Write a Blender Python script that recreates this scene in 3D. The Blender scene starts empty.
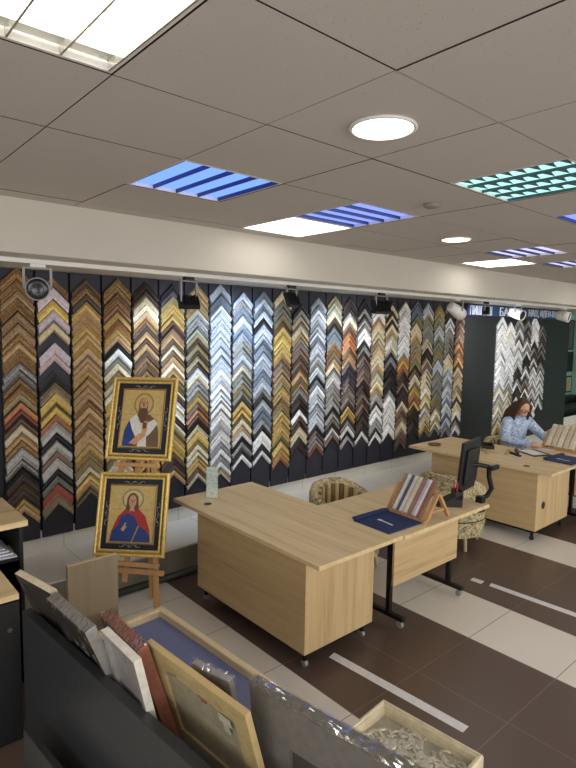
import bpy, math, random
from mathutils import Matrix, Vector
random.seed(7)
S = bpy.context.scene
COL = S.collection
R = math.radians

# ------------------------------------------------------------------ helpers
def lin(c):
    out = []
    for v in c[:3]:
        v = v / 255.0
        out.append(v / 12.92 if v <= 0.04045 else ((v + 0.055) / 1.055) ** 2.4)
    return tuple(out)

class MB:
    def __init__(self):
        self.v, self.f, self.m = [], [], []
    def add(self, verts, faces, mi=0, M=None):
        o = len(self.v)
        for p in verts:
            p = Vector(p)
            self.v.append(tuple(M @ p) if M is not None else tuple(p))
        for k, fc in enumerate(faces):
            self.f.append([o + i for i in fc])
            self.m.append(mi[k] if isinstance(mi, (list, tuple)) else mi)
        return self
    def box(self, x0, x1, y0, y1, z0, z1, mi=0, M=None):
        v = [(x, y, z) for z in (z0, z1) for y in (y0, y1) for x in (x0, x1)]
        f = [(0, 2, 3, 1), (4, 5, 7, 6), (0, 1, 5, 4), (2, 6, 7, 3), (0, 4, 6, 2), (1, 3, 7, 5)]
        return self.add(v, f, mi, M)
    def bar(self, p0, p1, w, h, up=(0, 0, 1), mi=0):
        p0, p1 = Vector(p0), Vector(p1)
        d = (p1 - p0); L = d.length; d.normalize()
        s = d.cross(Vector(up))
        if s.length < 1e-4: s = d.cross(Vector((1, 0, 0)))
        s.normalize(); t = s.cross(d)
        M = Matrix(((s.x, t.x, d.x, p0.x), (s.y, t.y, d.y, p0.y), (s.z, t.z, d.z, p0.z), (0, 0, 0, 1)))
        return self.box(-w / 2, w / 2, -h / 2, h / 2, 0, L, mi, M)
    def tube(self, pts, r, n=8, mi=0, M=None):
        pts = [Vector(p) for p in pts]
        rs = r if isinstance(r, (list, tuple)) else [r] * len(pts)
        verts, faces = [], []
        ref = None
        for i, p in enumerate(pts):
            d = (pts[min(i + 1, len(pts) - 1)] - pts[max(i - 1, 0)]).normalized()
            if ref is None:
                ref = d.orthogonal().normalized()
            a = (ref - d * ref.dot(d))
            a = a.normalized() if a.length > 1e-6 else d.orthogonal().normalized()
            ref = a; b = d.cross(a)
            for k in range(n):
                t = 2 * math.pi * k / n
                verts.append(p + (a * math.cos(t) + b * math.sin(t)) * rs[i])
        for i in range(len(pts) - 1):
            for k in range(n):
                k2 = (k + 1) % n
                faces.append((i * n + k, i * n + k2, (i + 1) * n + k2, (i + 1) * n + k))
        faces.append(tuple(range(n))[::-1])
        faces.append(tuple((len(pts) - 1) * n + k for k in range(n)))
        return self.add(verts, faces, mi, M)
    def lathe(self, prof, n=24, mi=0, M=None):
        verts, faces = [], []
        for r, z in prof:
            for k in range(n):
                t = 2 * math.pi * k / n
                verts.append((r * math.cos(t), r * math.sin(t), z))
        for i in range(len(prof) - 1):
            for k in range(n):
                k2 = (k + 1) % n
                faces.append((i * n + k, i * n + k2, (i + 1) * n + k2, (i + 1) * n + k))
        faces.append(tuple(range(n))[::-1])
        faces.append(tuple((len(prof) - 1) * n + k for k in range(n)))
        return self.add(verts, faces, mi, M)
    def prism(self, poly, z0, z1, mi=0, M=None):
        n = len(poly)
        v = [(x, y, z0) for x, y in poly] + [(x, y, z1) for x, y in poly]
        f = [tuple(range(n))[::-1], tuple(range(n, 2 * n))]
        f += [(i, (i + 1) % n, n + (i + 1) % n, n + i) for i in range(n)]
        return self.add(v, f, mi, M)
    def ring(self, x0, x1, y0, y1, prof, mi=0, M=None):
        """mitred rectangular frame in the XY plane; prof = closed list of (inset, z)"""
        n = len(prof); v, f, ms = [], [], []
        for (cx, cy, sx, sy) in ((x0, y0, 1, 1), (x1, y0, -1, 1), (x1, y1, -1, -1), (x0, y1, 1, -1)):
            for u, z in prof:
                v.append((cx + sx * u, cy + sy * u, z))
        for c in range(4):
            c2 = (c + 1) % 4
            for k in range(n):
                k2 = (k + 1) % n
                f.append((c * n + k, c2 * n + k, c2 * n + k2, c * n + k2))
                ms.append(mi[k] if isinstance(mi, (list, tuple)) else mi)
        return self.add(v, f, ms, M)
    def ell(self, c, r, nu=16, nv=10, mi=0, M=None):
        verts, faces = [], []
        for j in range(nv + 1):
            ph = math.pi * j / nv
            for i in range(nu):
                t = 2 * math.pi * i / nu
                verts.append((c[0] + r[0] * math.sin(ph) * math.cos(t), c[1] + r[1] * math.sin(ph) * math.sin(t), c[2] + r[2] * math.cos(ph)))
        for j in range(nv):
            for i in range(nu):
                i2 = (i + 1) % nu
                faces.append((j * nu + i, (j + 1) * nu + i, (j + 1) * nu + i2, j * nu + i2))
        return self.add(verts, faces, mi, M)
    def mesh(self, name, mats, smooth=False):
        me = bpy.data.meshes.new(name)
        me.from_pydata(self.v, [], self.f)
        for m in (mats if isinstance(mats, (list, tuple)) else [mats]):
            me.materials.append(m)
        me.polygons.foreach_set('material_index', self.m)
        if smooth:
            me.polygons.foreach_set('use_smooth', [True] * len(self.f))
        me.validate(); me.update()
        import bmesh
        bm = bmesh.new(); bm.from_mesh(me)
        bmesh.ops.recalc_face_normals(bm, faces=bm.faces)
        bm.to_mesh(me); bm.free()
        return me
    def build(self, name, mats, parent=None, smooth=False, bevel=0, seg=2):
        o = bpy.data.objects.new(name, self.mesh(name, mats, smooth))
        COL.objects.link(o)
        if parent is not None: o.parent = parent
        if bevel:
            b = o.modifiers.new('bevel', 'BEVEL'); b.width = bevel; b.segments = seg
            b.limit_method = 'ANGLE'; b.angle_limit = R(40)
        return o

def thing(name, label, cat, loc=(0, 0, 0), rz=0.0, group=None, M=None):
    o = bpy.data.objects.new(name, None); COL.objects.link(o)
    o.empty_display_size = 0.1
    if M is not None: o.matrix_world = M
    else:
        o.location = loc; o.rotation_euler = (0, 0, rz)
    return tag(o, label, cat, group)
def tag(o, label, cat, group=None):
    o['label'] = label; o['category'] = cat
    if group: o['group'] = group
    return o
def struct(o):
    o['kind'] = 'structure'; return o
def place(o, loc, rz=0.0):
    o.location = loc; o.rotation_euler = (0, 0, rz); return o
def copy_tree(o, parent=None):
    c = o.copy(); COL.objects.link(c)
    if parent is not None: c.parent = parent
    for ch in list(o.children): copy_tree(ch, c)
    return c
def axes(origin, e1, e2, e3):
    return Matrix(((e1[0], e2[0], e3[0], origin[0]), (e1[1], e2[1], e3[1], origin[1]), (e1[2], e2[2], e3[2], origin[2]), (0, 0, 0, 1)))

# ------------------------------------------------------------------ materials
class NT:
    def __init__(self, name):
        self.mat = bpy.data.materials.new(name); self.mat.use_nodes = True
        self.t = self.mat.node_tree; self.t.nodes.clear()
        self.out = self.t.nodes.new('ShaderNodeOutputMaterial')
    def n(self, typ, **kw):
        nd = self.t.nodes.new(typ)
        for k, v in kw.items():
            if k.startswith('i_'): self.set(nd.inputs[k[2:].replace('_', ' ')], v)
            else: setattr(nd, k, v)
        return nd
    def set(self, sock, v):
        if isinstance(v, bpy.types.NodeSocket): self.t.links.new(v, sock)
        elif isinstance(v, (tuple, list)) and len(v) == 3 and sock.type == 'RGBA': sock.default_value = (*v, 1)
        else: sock.default_value = v
    def math(self, op, a, b=0.0, c=None):
        nd = self.t.nodes.new('ShaderNodeMath'); nd.operation = op
        self.set(nd.inputs[0], a); self.set(nd.inputs[1], b)
        if c is not None: self.set(nd.inputs[2], c)
        return nd.outputs[0]
    def mix(self, f, a, b, mode='MIX'):
        nd = self.t.nodes.new('ShaderNodeMix'); nd.data_type = 'RGBA'; nd.blend_type = mode
        self.set(nd.inputs[0], f); self.set(nd.inputs[6], a); self.set(nd.inputs[7], b)
        return nd.outputs[2]
    def ramp(self, f, stops):
        nd = self.t.nodes.new('ShaderNodeValToRGB'); e = nd.color_ramp.elements
        while len(e) < len(stops): e.new(0.5)
        for el, (p, c) in zip(e, stops):
            el.position = p; el.color = (*c, 1) if len(c) == 3 else c
        self.set(nd.inputs[0], f); return nd.outputs[0]
    def coord(self, scale=(1, 1, 1), which='Object', rot=(0, 0, 0)):
        tc = self.t.nodes.new('ShaderNodeTexCoord'); mp = self.t.nodes.new('ShaderNodeMapping')
        mp.inputs['Scale'].default_value = scale; mp.inputs['Rotation'].default_value = rot
        self.t.links.new(tc.outputs[which], mp.inputs[0]); return mp.outputs[0]
    def noise(self, vec, scale=5, detail=3, rough=0.5, dist=0.0):
        nd = self.t.nodes.new('ShaderNodeTexNoise')
        self.t.links.new(vec, nd.inputs['Vector'])
        nd.inputs['Scale'].default_value = scale; nd.inputs['Detail'].default_value = detail
        nd.inputs['Roughness'].default_value = rough; nd.inputs['Distortion'].default_value = dist
        return nd.outputs[0]
    def bump(self, h, strength=0.3, dist=0.01):
        nd = self.t.nodes.new('ShaderNodeBump'); nd.inputs['Strength'].default_value = strength
        nd.inputs['Distance'].default_value = dist; self.t.links.new(h, nd.inputs['Height']); return nd.outputs[0]
    def done(self, base, rough=0.5, metal=0.0, normal=None, **kw):
        p = self.t.nodes.new('ShaderNodeBsdfPrincipled')
        self.set(p.inputs['Base Color'], base); self.set(p.inputs['Roughness'], rough); self.set(p.inputs['Metallic'], metal)
        for k, v in kw.items(): self.set(p.inputs[k.replace('_', ' ')], v)
        if normal is not None: self.t.links.new(normal, p.inputs['Normal'])
        self.t.links.new(p.outputs[0], self.out.inputs[0]); return self.mat

def plain(name, c, rough=0.5, metal=0.0, var=0.12, sc=30, bump=0.0, **kw):
    m = NT(name); b = lin(c)
    nz = m.noise(m.coord(), sc, 3)
    col = m.ramp(nz, [(0.3, tuple(v * (1 - var) for v in b)), (0.7, tuple(min(1, v * (1 + var)) for v in b))])
    return m.done(col, rough, metal, m.bump(nz, bump, 0.004) if bump else None, **kw)

def wood(name, light, dark, axis='y', rough=0.45, fine=1.0):
    m = NT(name); s = 26 * fine
    sc = {'x': (1.3, s, s), 'y': (s, 1.3, s), 'z': (s, s, 1.3)}[axis]
    vec = m.coord(sc)
    n1 = m.noise(vec, 1.0, 5, 0.6, 0.4)
    sc2 = {'x': (0.5, 6, 6), 'y': (6, 0.5, 6), 'z': (6, 6, 0.5)}[axis]
    n2 = m.noise(m.coord(sc2), 1.0, 3, 0.55, 0.8)
    f = m.math('ADD', m.math('MULTIPLY', n1, 0.55), m.math('MULTIPLY', n2, 0.45))
    l, d = lin(light), lin(dark)
    mid = tuple(0.72 * a + 0.28 * b for a, b in zip(l, d))
    col = m.ramp(f, [(0.34, d), (0.46, mid), (0.56, l), (0.7, tuple(min(1, v * 1.06) for v in l))])
    return m.done(col, rough, 0.0, m.bump(n1, 0.08, 0.003))

def emit(name, c, strength):
    m = NT(name)
    e = m.n('ShaderNodeEmission'); m.set(e.inputs[0], lin(c)); e.inputs[1].default_value = strength
    m.t.links.new(e.outputs[0], m.out.inputs[0]); return m.mat

def floral(name, base, mid, dark, sc=14):
    m = NT(name); vec = m.coord()
    n1 = m.noise(vec, sc, 4, 0.6, 1.6); n2 = m.noise(vec, sc * 0.6, 2, 0.5, 2.5)
    c1 = m.ramp(n1, [(0.42, lin(base)), (0.5, lin(mid)), (0.56, lin(base)), (0.62, lin(base))])
    f = m.ramp(n2, [(0.52, (0, 0, 0)), (0.57, (1, 1, 1)), (0.62, (0, 0, 0))])
    col = m.mix(f, c1, lin(dark))
    return m.done(col, 0.85)

def plastic(name, tint=(1, 1, 1), amount=0.3):
    m = NT(name)
    tr = m.n('ShaderNodeBsdfTransparent'); m.set(tr.inputs[0], tint)
    gl = m.n('ShaderNodeBsdfGlossy'); gl.inputs['Roughness'].default_value = 0.12; m.set(gl.inputs[0], (0.95, 0.95, 0.95))
    nz = m.noise(m.coord(), 22, 4, 0.65, 1.5)
    fac = m.math('MULTIPLY', m.ramp(nz, [(0.45, (0.25, 0.25, 0.25)), (0.65, (1, 1, 1))]), amount)
    mx = m.n('ShaderNodeMixShader'); m.set(mx.inputs[0], fac)
    m.t.links.new(tr.outputs[0], mx.inputs[1]); m.t.links.new(gl.outputs[0], mx.inputs[2])
    m.t.links.new(mx.outputs[0], m.out.inputs[0]); return m.mat

def moulding(name, ornate):
    m = NT(name)
    at = m.n('ShaderNodeVertexColor', layer_name='Col')
    vec = m.coord()
    nz = m.noise(vec, 120 if ornate else 40, 4 if ornate else 2, 0.6)
    lo, hi = (0.35, 1.35) if ornate else (0.82, 1.12)
    f = m.ramp(nz, [(0.38, (lo,) * 3), (0.62, (hi,) * 3)])
    col = m.mix(1.0, at.outputs['Color'], f, 'MULTIPLY')
    return m.done(col, 0.5 if ornate else 0.46, m.math('MULTIPLY', at.outputs['Alpha'], 0.25), m.bump(nz, 0.8 if ornate else 0.1, 0.006))

M = {}
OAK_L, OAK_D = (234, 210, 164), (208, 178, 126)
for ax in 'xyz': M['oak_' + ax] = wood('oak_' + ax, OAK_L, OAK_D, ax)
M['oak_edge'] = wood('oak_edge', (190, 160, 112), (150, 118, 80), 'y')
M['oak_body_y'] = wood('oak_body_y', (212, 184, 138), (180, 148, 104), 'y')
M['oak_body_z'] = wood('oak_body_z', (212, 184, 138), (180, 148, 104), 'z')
M['oak_body_x'] = wood('oak_body_x', (212, 184, 138), (180, 148, 104), 'x')
M['pine'] = wood('pine', (226, 206, 164), (196, 168, 120), 'y', 0.5)
M['pine_x'] = wood('pine_x', (226, 206, 164), (196, 168, 120), 'x', 0.5)
M['tan_wood'] = wood('tan_wood', (196, 172, 124), (164, 138, 92), 'x', 0.5)
M['easel_wood'] = wood('easel_wood', (200, 154, 102), (166, 120, 74), 'z', 0.5)
M['panel_wood'] = wood('panel_wood', (146, 130, 104), (132, 116, 92), 'z', 0.6)
M['black'] = plain('black', (26, 26, 28), 0.5)
M['black_metal'] = plain('black_metal', (24, 22, 22), 0.4, 0.3)
M['black_gloss'] = plain('black_gloss', (16, 16, 18), 0.15)
M['rack_black'] = plain('rack_black', (48, 51, 54), 0.38, 0, 0.06)
M['cab_black'] = plain('cab_black', (22, 22, 24), 0.6)
M['board'] = plain('board', (38, 38, 50), 0.6, 0, 0.08)
M['wall_dark'] = plain('wall_dark', (30, 30, 38), 0.7)
M['white_plastic'] = plain('white_plastic', (226, 224, 220), 0.4, 0, 0.03)
M['grey_plastic'] = plain('grey_plastic', (150, 150, 148), 0.4, 0, 0.05)
M['paint'] = plain('paint', (196, 190, 179), 0.75, 0, 0.025, 2)
M['paint_soffit'] = plain('paint_soffit', (222, 218, 210), 0.7, 0, 0.03, 2)
M['paint_green'] = plain('paint_green', (150, 196, 182), 0.7, 0, 0.04, 2)
M['steel'] = plain('steel', (170, 170, 170), 0.3, 0.9)
M['paper'] = plain('paper', (232, 230, 228), 0.7, 0, 0.03)
M['navy'] = plain('navy', (28, 46, 92), 0.7, 0, 0.1, 60)
M['felt'] = plain('felt', (112, 118, 154), 0.9, 0, 0.05, 80)
M['skin'] = plain('skin', (222, 172, 146), 0.5, 0, 0.05, 20)
M['hair'] = plain('hair', (74, 50, 36), 0.5, 0, 0.3, 60)
M['jeans'] = plain('jeans', (44, 48, 66), 0.8)
M['wrap'] = plastic('wrap', (0.95, 0.95, 0.95), 0.4)
M['glass'] = plastic('glass', (0.96, 0.97, 0.96), 0.12)
M['acrylic'] = plastic('acrylic', (0.96, 0.985, 0.98), 0.2)
M['gold'] = plain('gold', (232, 202, 118), 0.42, 0.3, 0.2, 60, 0.2)
M['gold_dark'] = plain('gold_dark', (168, 130, 64), 0.42, 0.3, 0.25, 60, 0.2)
M['floral'] = floral('floral', (214, 200, 158), (150, 132, 88), (96, 84, 58))
M['shirt'] = floral('shirt', (196, 214, 236), (84, 130, 196), (246, 248, 252), 20)
M['mould'] = moulding('mould', False)
M['mould_ornate'] = moulding('mould_ornate', True)

# ------------------------------------------------------------------ camera
CAMZ = 2.14
f_, yaw, pitch, roll = 557.6, 0.719579, 0.09882, 0.015572
fw = Vector((math.sin(yaw) * math.cos(pitch), math.cos(yaw) * math.cos(pitch), -math.sin(pitch)))
r0 = Vector((math.cos(yaw), -math.sin(yaw), 0)); u0 = r0.cross(fw)
rr = r0 * math.cos(roll) + u0 * math.sin(roll); uu = -r0 * math.sin(roll) + u0 * math.cos(roll)
cam = bpy.data.cameras.new('camera'); camo = bpy.data.objects.new('camera', cam); COL.objects.link(camo)
camo.matrix_world = axes((0, 0, CAMZ), rr, uu, -fw)
cam.sensor_fit = 'VERTICAL'; cam.sensor_height = 24; cam.lens = f_ / 768 * 24; cam.clip_start = 0.05
S.camera = camo
S.view_settings.view_transform = 'Standard'; S.view_settings.look = 'None'
S.view_settings.exposure = 0.42; S.view_settings.gamma = 1.0
w = bpy.data.worlds.new('world'); S.world = w; w.use_nodes = True
w.node_tree.nodes['Background'].inputs[0].default_value = (0.6, 0.65, 0.75, 1)
w.node_tree.nodes['Background'].inputs[1].default_value = 0.05

# ------------------------------------------------------------------ room shell
CZ = 2.895                       # ceiling height
GX, GY, T = 0.7537, 1.6879, 0.6  # ceiling grid origin and tile
YW, YB, ZB = 4.69, 3.65, 2.57    # display wall, bulkhead face, bulkhead underside
PZ, PY = 0.26, 4.08              # platform by the wall
XL, XR, YF = -3.0, 14.0, -5.0

def floor_mat():
    m = NT('floor_tiles')
    tc = m.n('ShaderNodeTexCoord'); sp = m.n('ShaderNodeSeparateXYZ'); m.t.links.new(tc.outputs['Object'], sp.inputs[0])
    fx = m.math('DIVIDE', m.math('SUBTRACT', sp.outputs[0], 2.22), 0.605)
    fy = m.math('DIVIDE', m.math('SUBTRACT', sp.outputs[1], 1.945), 0.6)
    ix = m.math('FLOOR', fx); mod = m.math('FLOORED_MODULO', ix, 3.0)
    white = m.math('GREATER_THAN', mod, 1.5)
    nz = m.noise(m.coord(), 0.8, 2, 0.4)
    br = m.mix(nz, lin((98, 81, 72)), lin((90, 74, 66))); wh = m.mix(nz, lin((236, 231, 220)), lin((226, 219, 206)))
    c = m.mix(white, br, wh)
    gx = m.math('ABSOLUTE', m.math('SUBTRACT', m.math('FRACT', fx), 0.5)); gy = m.math('ABSOLUTE', m.math('SUBTRACT', m.math('FRACT', fy), 0.5))
    g = m.math('GREATER_THAN', m.math('MAXIMUM', gx, gy), 0.4955)
    gc = m.mix(white, lin((128, 108, 96)), lin((140, 128, 112)))
    c = m.mix(g, c, gc)
    rg = 0.34
    return m.done(c, rg)
def tile_mat(name, base, sx, ox=0.0, axis2=2, sz=0.3, oz=0.0):
    m = NT(name)
    tc = m.n('ShaderNodeTexCoord'); sp = m.n('ShaderNodeSeparateXYZ'); m.t.links.new(tc.outputs['Object'], sp.inputs[0])
    fx = m.math('DIVIDE', m.math('SUBTRACT', sp.outputs[0], ox), sx)
    gx = m.math('GREATER_THAN', m.math('ABSOLUTE', m.math('SUBTRACT', m.math('FRACT', fx), 0.5)), 0.4955)
    nz = m.noise(m.coord(), 1.5, 4, 0.6); b = lin(base)
    c = m.mix(nz, b, tuple(v * 0.86 for v in b))
    return m.done(m.mix(gx, c, tuple(v * 0.45 for v in b)), 0.3)
def ceil_mat():
    m = NT('ceiling_tile'); vec = m.coord()
    n1 = m.noise(vec, 95, 2, 0.5); n2 = m.noise(vec, 1.2, 3)
    pit = m.ramp(n1, [(0.27, (0, 0, 0)), (0.34, (1, 1, 1))])
    c = m.mix(n2, lin((206, 199, 193)), lin((196, 189, 183)))
    c = m.mix(pit, lin((172, 166, 160)), c)
    return m.done(c, 0.9, 0, m.bump(pit, 0.25, 0.004))
M['ceil_tile'] = ceil_mat(); M['gap'] = plain('gap', (40, 37, 34), 0.8)

o = MB().box(XL, XR, YF, PY, -0.1, 0).build('floor', floor_mat()); struct(o)
b = MB(); b.box(XL, XR, PY, YW, 0, PZ)
o = struct(b.build('podium', [tile_mat('podium_tile', (232, 226, 214), 0.605, 2.22)])); o.name = 'podium'
o = struct(MB().box(XL, XR, PY - 0.012, PY, 0.03, PZ - 0.012).build('trim_1', plain('riser', (134, 126, 112), 0.35, 0, 0.08, 4)))
b = MB(); b.tube([(XL, PY - 0.02, 0.03), (XR, PY - 0.02, 0.03)], 0.03, 12)
o = struct(b.build('trim_2', plain('riser_foot', (58, 62, 56), 0.35), smooth=True))
o = struct(MB().box(XL, XR, YW - 0.012, YW, PZ, 0.45).build('trim_3', tile_mat('skirting_tile', (234, 230, 220), 0.55, 1.60)))
o = struct(MB().box(XL, 11.45, YW, YW + 0.15, 0, 3.0).build('wall_back', M['wall_dark']))
o = struct(MB().box(11.45, XR + 2, 5.6, 5.75, 0, 3.0).build('wall_alcove', M['paint_green']))
o = struct(MB().box(11.3, 11.45, YW + 0.15, 5.6, 0, 3.0).build('wall_return', M['paint_green']))
o = struct(MB().box(11.45, XR, YW, 5.6, -0.1, PZ).build('floor_alcove', tile_mat('alcove_tile', (84, 72, 64), 0.605)))
o = struct(MB().box(XR, XR + 0.15, YF, 5.6, -0.1, 3.0).build('wall_right', M['paint_green']))
o = None
b = MB(); ys = [YF, -3.6, .6, YW + .15]
b.box(XL - .15, XL, ys[0], ys[1], -.1, 3.0); b.box(XL - .15, XL, ys[2], ys[3], -.1, 3.0); b.box(XL - .15, XL, ys[1], ys[2], -.1, .7); b.box(XL - .15, XL, ys[1], ys[2], 2.6, 3.0)
struct(b.build('wall_left', M['paint']))
b = MB(); mt = Matrix(((0, 0, 1, XL - .06), (1, 0, 0, 0), (0, 1, 0, 0), (0, 0, 0, 1)))
b.ring(ys[1], ys[2], .7, 2.6, [(0, -.03), (0, .03), (.06, .03), (.06, -.03)], 0, mt); b.box(XL - .085, XL - .035, -1.53, -1.47, .76, 2.54)
wo = struct(b.build('added_window_5', M['white_plastic'])); MB().box(XL - .063, XL - .057, ys[1] + .06, ys[2] - .06, .76, 2.54).build('pane', M['glass'], wo)  # unseen glazing added on the left to brighten left-facing sides
li = bpy.data.lights.new('added_daylight', 'AREA'); li.shape = 'RECTANGLE'; li.size = 1.75; li.size_y = 4.1; li.energy = 130; li.color = (1.0, .985, .965)  # area lamp added in the left opening
lo = bpy.data.objects.new('added_daylight', li); COL.objects.link(lo); li.energy = 85; lo.location = (XL + .02, -1.5, 1.65); lo.rotation_euler = (0, R(-90), 0)
ADDED_WIN = [(-2.0, 1.2), (2.2, 5.4), (6.4, 9.6), (10.4, 13.4)]  # unseen openings added behind the camera to fill the room with soft light
b = MB(); xs = [XL - .15] + [v for w2 in ADDED_WIN for v in w2] + [XR + .15]
for k in range(0, len(xs), 2): b.box(xs[k], xs[k + 1], YF - .15, YF, -.1, 3.0)
for (xa, xb) in ADDED_WIN: b.box(xa, xb, YF - .15, YF, -.1, .7); b.box(xa, xb, YF - .15, YF, 2.6, 3.0)
struct(b.build('wall_front', M['paint']))
M['sky'] = emit('sky', (214, 230, 255), 3.0)
for k, (xa, xb) in enumerate(ADDED_WIN):
    b = MB(); mt = Matrix.Translation((0, YF - .06, 0)) @ Matrix.Rotation(R(90), 4, 'X')
    b.ring(xa, xb, .7, 2.6, [(0, -.03), (0, .03), (.06, .03), (.06, -.03)], 0, mt); b.box((xa + xb) / 2 - .03, (xa + xb) / 2 + .03, YF - .085, YF - .035, .76, 2.54)
    wo = struct(b.build('added_window_%d' % (k + 1), M['white_plastic']))
    MB().box(xa + .06, xb - .06, YF - .063, YF - .057, .76, 2.54).build('pane', M['glass'], wo)
    li = bpy.data.lights.new('added_daylight', 'AREA'); li.shape = 'RECTANGLE'; li.size = xb - xa - .1; li.size_y = 1.75; li.energy = 70; li.color = (1.0, .985, .965)  # fill lamp added just inside each opening
    lo = bpy.data.objects.new('added_daylight', li); COL.objects.link(lo); lo.location = ((xa + xb) / 2, YF + .02, 1.65); lo.rotation_euler = (R(-90), 0, 0); lo.rotation_euler = (R(90), 0, 0)
# bulkhead along the display wall: front beam face and underside
b = MB(); b.box(XL, XR, YB, 5.6, ZB, CZ + 0.08, [1, 0, 0, 0, 0, 0])
o = struct(b.build('beam', [M['paint'], M['paint_soffit']], bevel=0.006)); o.name = 'beam'

LIGHTS = {(-1, -1), (1, 1), (3, 1), (3, 2), (3, -1), (8, 2), (7, 1), (5, -1), (9, 1),
          (-3, -5), (1, -5), (5, -5), (9, -6), (13, -4), (16, 0), (-4, 0), (13, 1)}
b = MB()
for i in range(-7, 23):
    for j in range(-12, 4):
        if (i, j) in LIGHTS: continue
        x0, x1 = GX + T * i, GX + T * (i + 1); y0, y1 = GY + T * j, GY + T * (j + 1)
        x0c, x1c = max(x0, XL), min(x1, XR); y0c, y1c = max(y0, YF), min(y1, YB)
        if x1c - x0c < 0.02 or y1c - y0c < 0.02: continue
        dz = random.uniform(-0.0015, 0.0015)
        g = 0.0024
        b.box(x0c + g, x1c - g, y0c + g, y1c - g, CZ + dz, CZ + 0.008, [0, 1, 1, 1, 1, 1])
        b.add([(x0c, y0c, CZ + 0.008), (x1c, y0c, CZ + 0.008), (x1c, y1c, CZ + 0.008), (x0c, y1c, CZ + 0.008)], [(0, 1, 2, 3)], 1)
struct(b.build('ceiling', [M['ceil_tile'], M['gap']]))
o = struct(MB().box(XL - 0.15, XR + 0.15, YF - 0.15, 5.75, 3.0, 3.1).build('roof_slab', M['gap']))

# ------------------------------------------------------------------ ceiling lights
M['em_warm'] = emit('em_warm', (255, 246, 226), 5.0)
M['em_white'] = emit('em_white', (255, 250, 240), 3.6)
M['em_fill'] = emit('em_fill', (255, 250, 240), 9.0)
M['em_refl_blue'] = emit('em_refl_blue', (112, 150, 246), 1.25)  # this and the tints below imitate outdoor light reflected in the louvers
M['em_refl_violet'] = emit('em_refl_violet', (128, 146, 246), 1.2)
M['em_refl_teal'] = emit('em_refl_teal', (168, 232, 224), 1.2)
M['em_refl_lilac'] = emit('em_refl_lilac', (190, 186, 224), 1.2)
M['louver'] = plain('louver', (214, 214, 208), 0.25, 0.7, 0.03)
M['louver_dark'] = plain('louver_dark', (60, 74, 120), 0.3, 0.7, 0.1)
M['louver_teal'] = plain('louver_teal', (84, 112, 118), 0.3, 0.5, 0.1)

def louver_light(ij, label, em, blade, along='y', ncross=8, tri=False, group='square louver ceiling lights'):
    x0, y0 = GX + T * ij[0], GY + T * ij[1]
    t = thing('ceiling_light', label, 'ceiling light', (x0 + T / 2, y0 + T / 2, CZ), 0 if along == 'y' else R(90), group)
    h = T / 2 - 0.004
    b = MB(); b.ring(-h, h, -h, h, [(0, 0), (0, 0.07), (0.003, 0.07), (0.012, 0.002), (0.012, 0)]); b.build('frame', M['white_plastic'], t)
    lowz = (.014 if tri else .02) if blade is not M['louver'] else .06
    MB().box(-h + 0.003, h - 0.003, -h + 0.003, h - 0.003, lowz + .002, lowz + .006).build('diffuser', em, t)
    b = MB()
    inner = h - 0.013; tw = 2 * inner / 4
    for k in range(5):                       # long V-section blades
        x = -inner + tw * k
        b.prism([(-0.003, 0.0), (0.003, 0.0), (0.006, lowz), (-0.006, lowz)], -inner, inner, 0,
                Matrix.Translation((x, 0, 0)) @ Matrix.Rotation(R(90), 4, 'X'))
    for k in range(4):
        for q in range(ncross):
            y = -inner + 2 * inner * (q + 0.5) / ncross; x = -inner + tw * (k + 0.5); hw = tw / 2 - 0.003; st = inner / ncross
            if tri:                          # pyramid cells: sloping triangular baffles
                b.add([(x - hw, y - st, lowz), (x + hw, y - st * .1, lowz), (x - hw, y + st, lowz), (x - hw, y, .002)], [(0, 1, 3), (1, 2, 3), (0, 2, 3), (0, 1, 2)])
            elif blade is M['louver']:
                b.box(x - hw, x + hw, y - 0.0012, y + 0.0012, 0.03, lowz)
            else:
                b.add([(x - hw, y - st * .8, lowz), (x - hw + .018, y, lowz), (x - hw, y + st * .8, lowz), (x - hw, y, .004)], [(0, 1, 3), (1, 2, 3), (0, 2, 3), (0, 1, 2)])
    if blade is M['louver']:
        for s_ in (-1, 1): b.box(-inner, inner, s_ * inner - (.05 if s_ > 0 else 0), s_ * inner + (.05 if s_ < 0 else 0), .026, .029)
    b.build('louver_grid', blade, t)
    return t
def panel_light(ij, label, em, group='flat square ceiling panels'):
    x0, y0 = GX + T * ij[0], GY + T * ij[1]
    t = thing('ceiling_panel', label, 'ceiling light', (x0 + T / 2, y0 + T / 2, CZ), 0, group)
    h = T / 2 - 0.004
    MB().ring(-h, h, -h, h, [(0, -0.004), (0, 0.05), (0.012, 0.05), (0.012, -0.004)]).build('frame', M['white_plastic'], t, bevel=0.001)
    MB().box(-h + 0.012, h - 0.012, -h + 0.012, h - 0.012, 0.0, 0.01).build('diffuser', em, t)
    return t
def down_light(ix, jy, label, r=0.115):
    t = thing('ceiling_downlight', label, 'ceiling light', (GX + T * ix, GY + T * jy, CZ), 0, 'round ceiling downlights')
    MB().lathe([(r, 0.0), (r + 0.008, -0.001), (r + 0.01, -0.008), (r, -0.012), (r - 0.006, -0.009), (r - 0.006, 0)], 40).build('rim', M['white_plastic'], t, smooth=True)
    MB().lathe([(0.0005, -0.0105), (r - 0.007, -0.0105), (r - 0.007, -0.004), (0.0005, -0.004)], 40).build('diffuser', M['em_warm'], t)
    return t
louver_light((-1, -1), 'large brightly lit white louver ceiling light at the upper left', M['em_warm'], M['louver'], 'y', 6)
louver_light((1, 1), 'louver ceiling light with painted blue reflection alone beside the left of the beam', M['em_refl_blue'], M['louver_dark'], 'y', 9)
louver_light((3, 1), 'louver ceiling light with painted blue reflection touching the bright white panel', M['em_refl_violet'], M['louver_dark'], 'x', 9)
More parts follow.
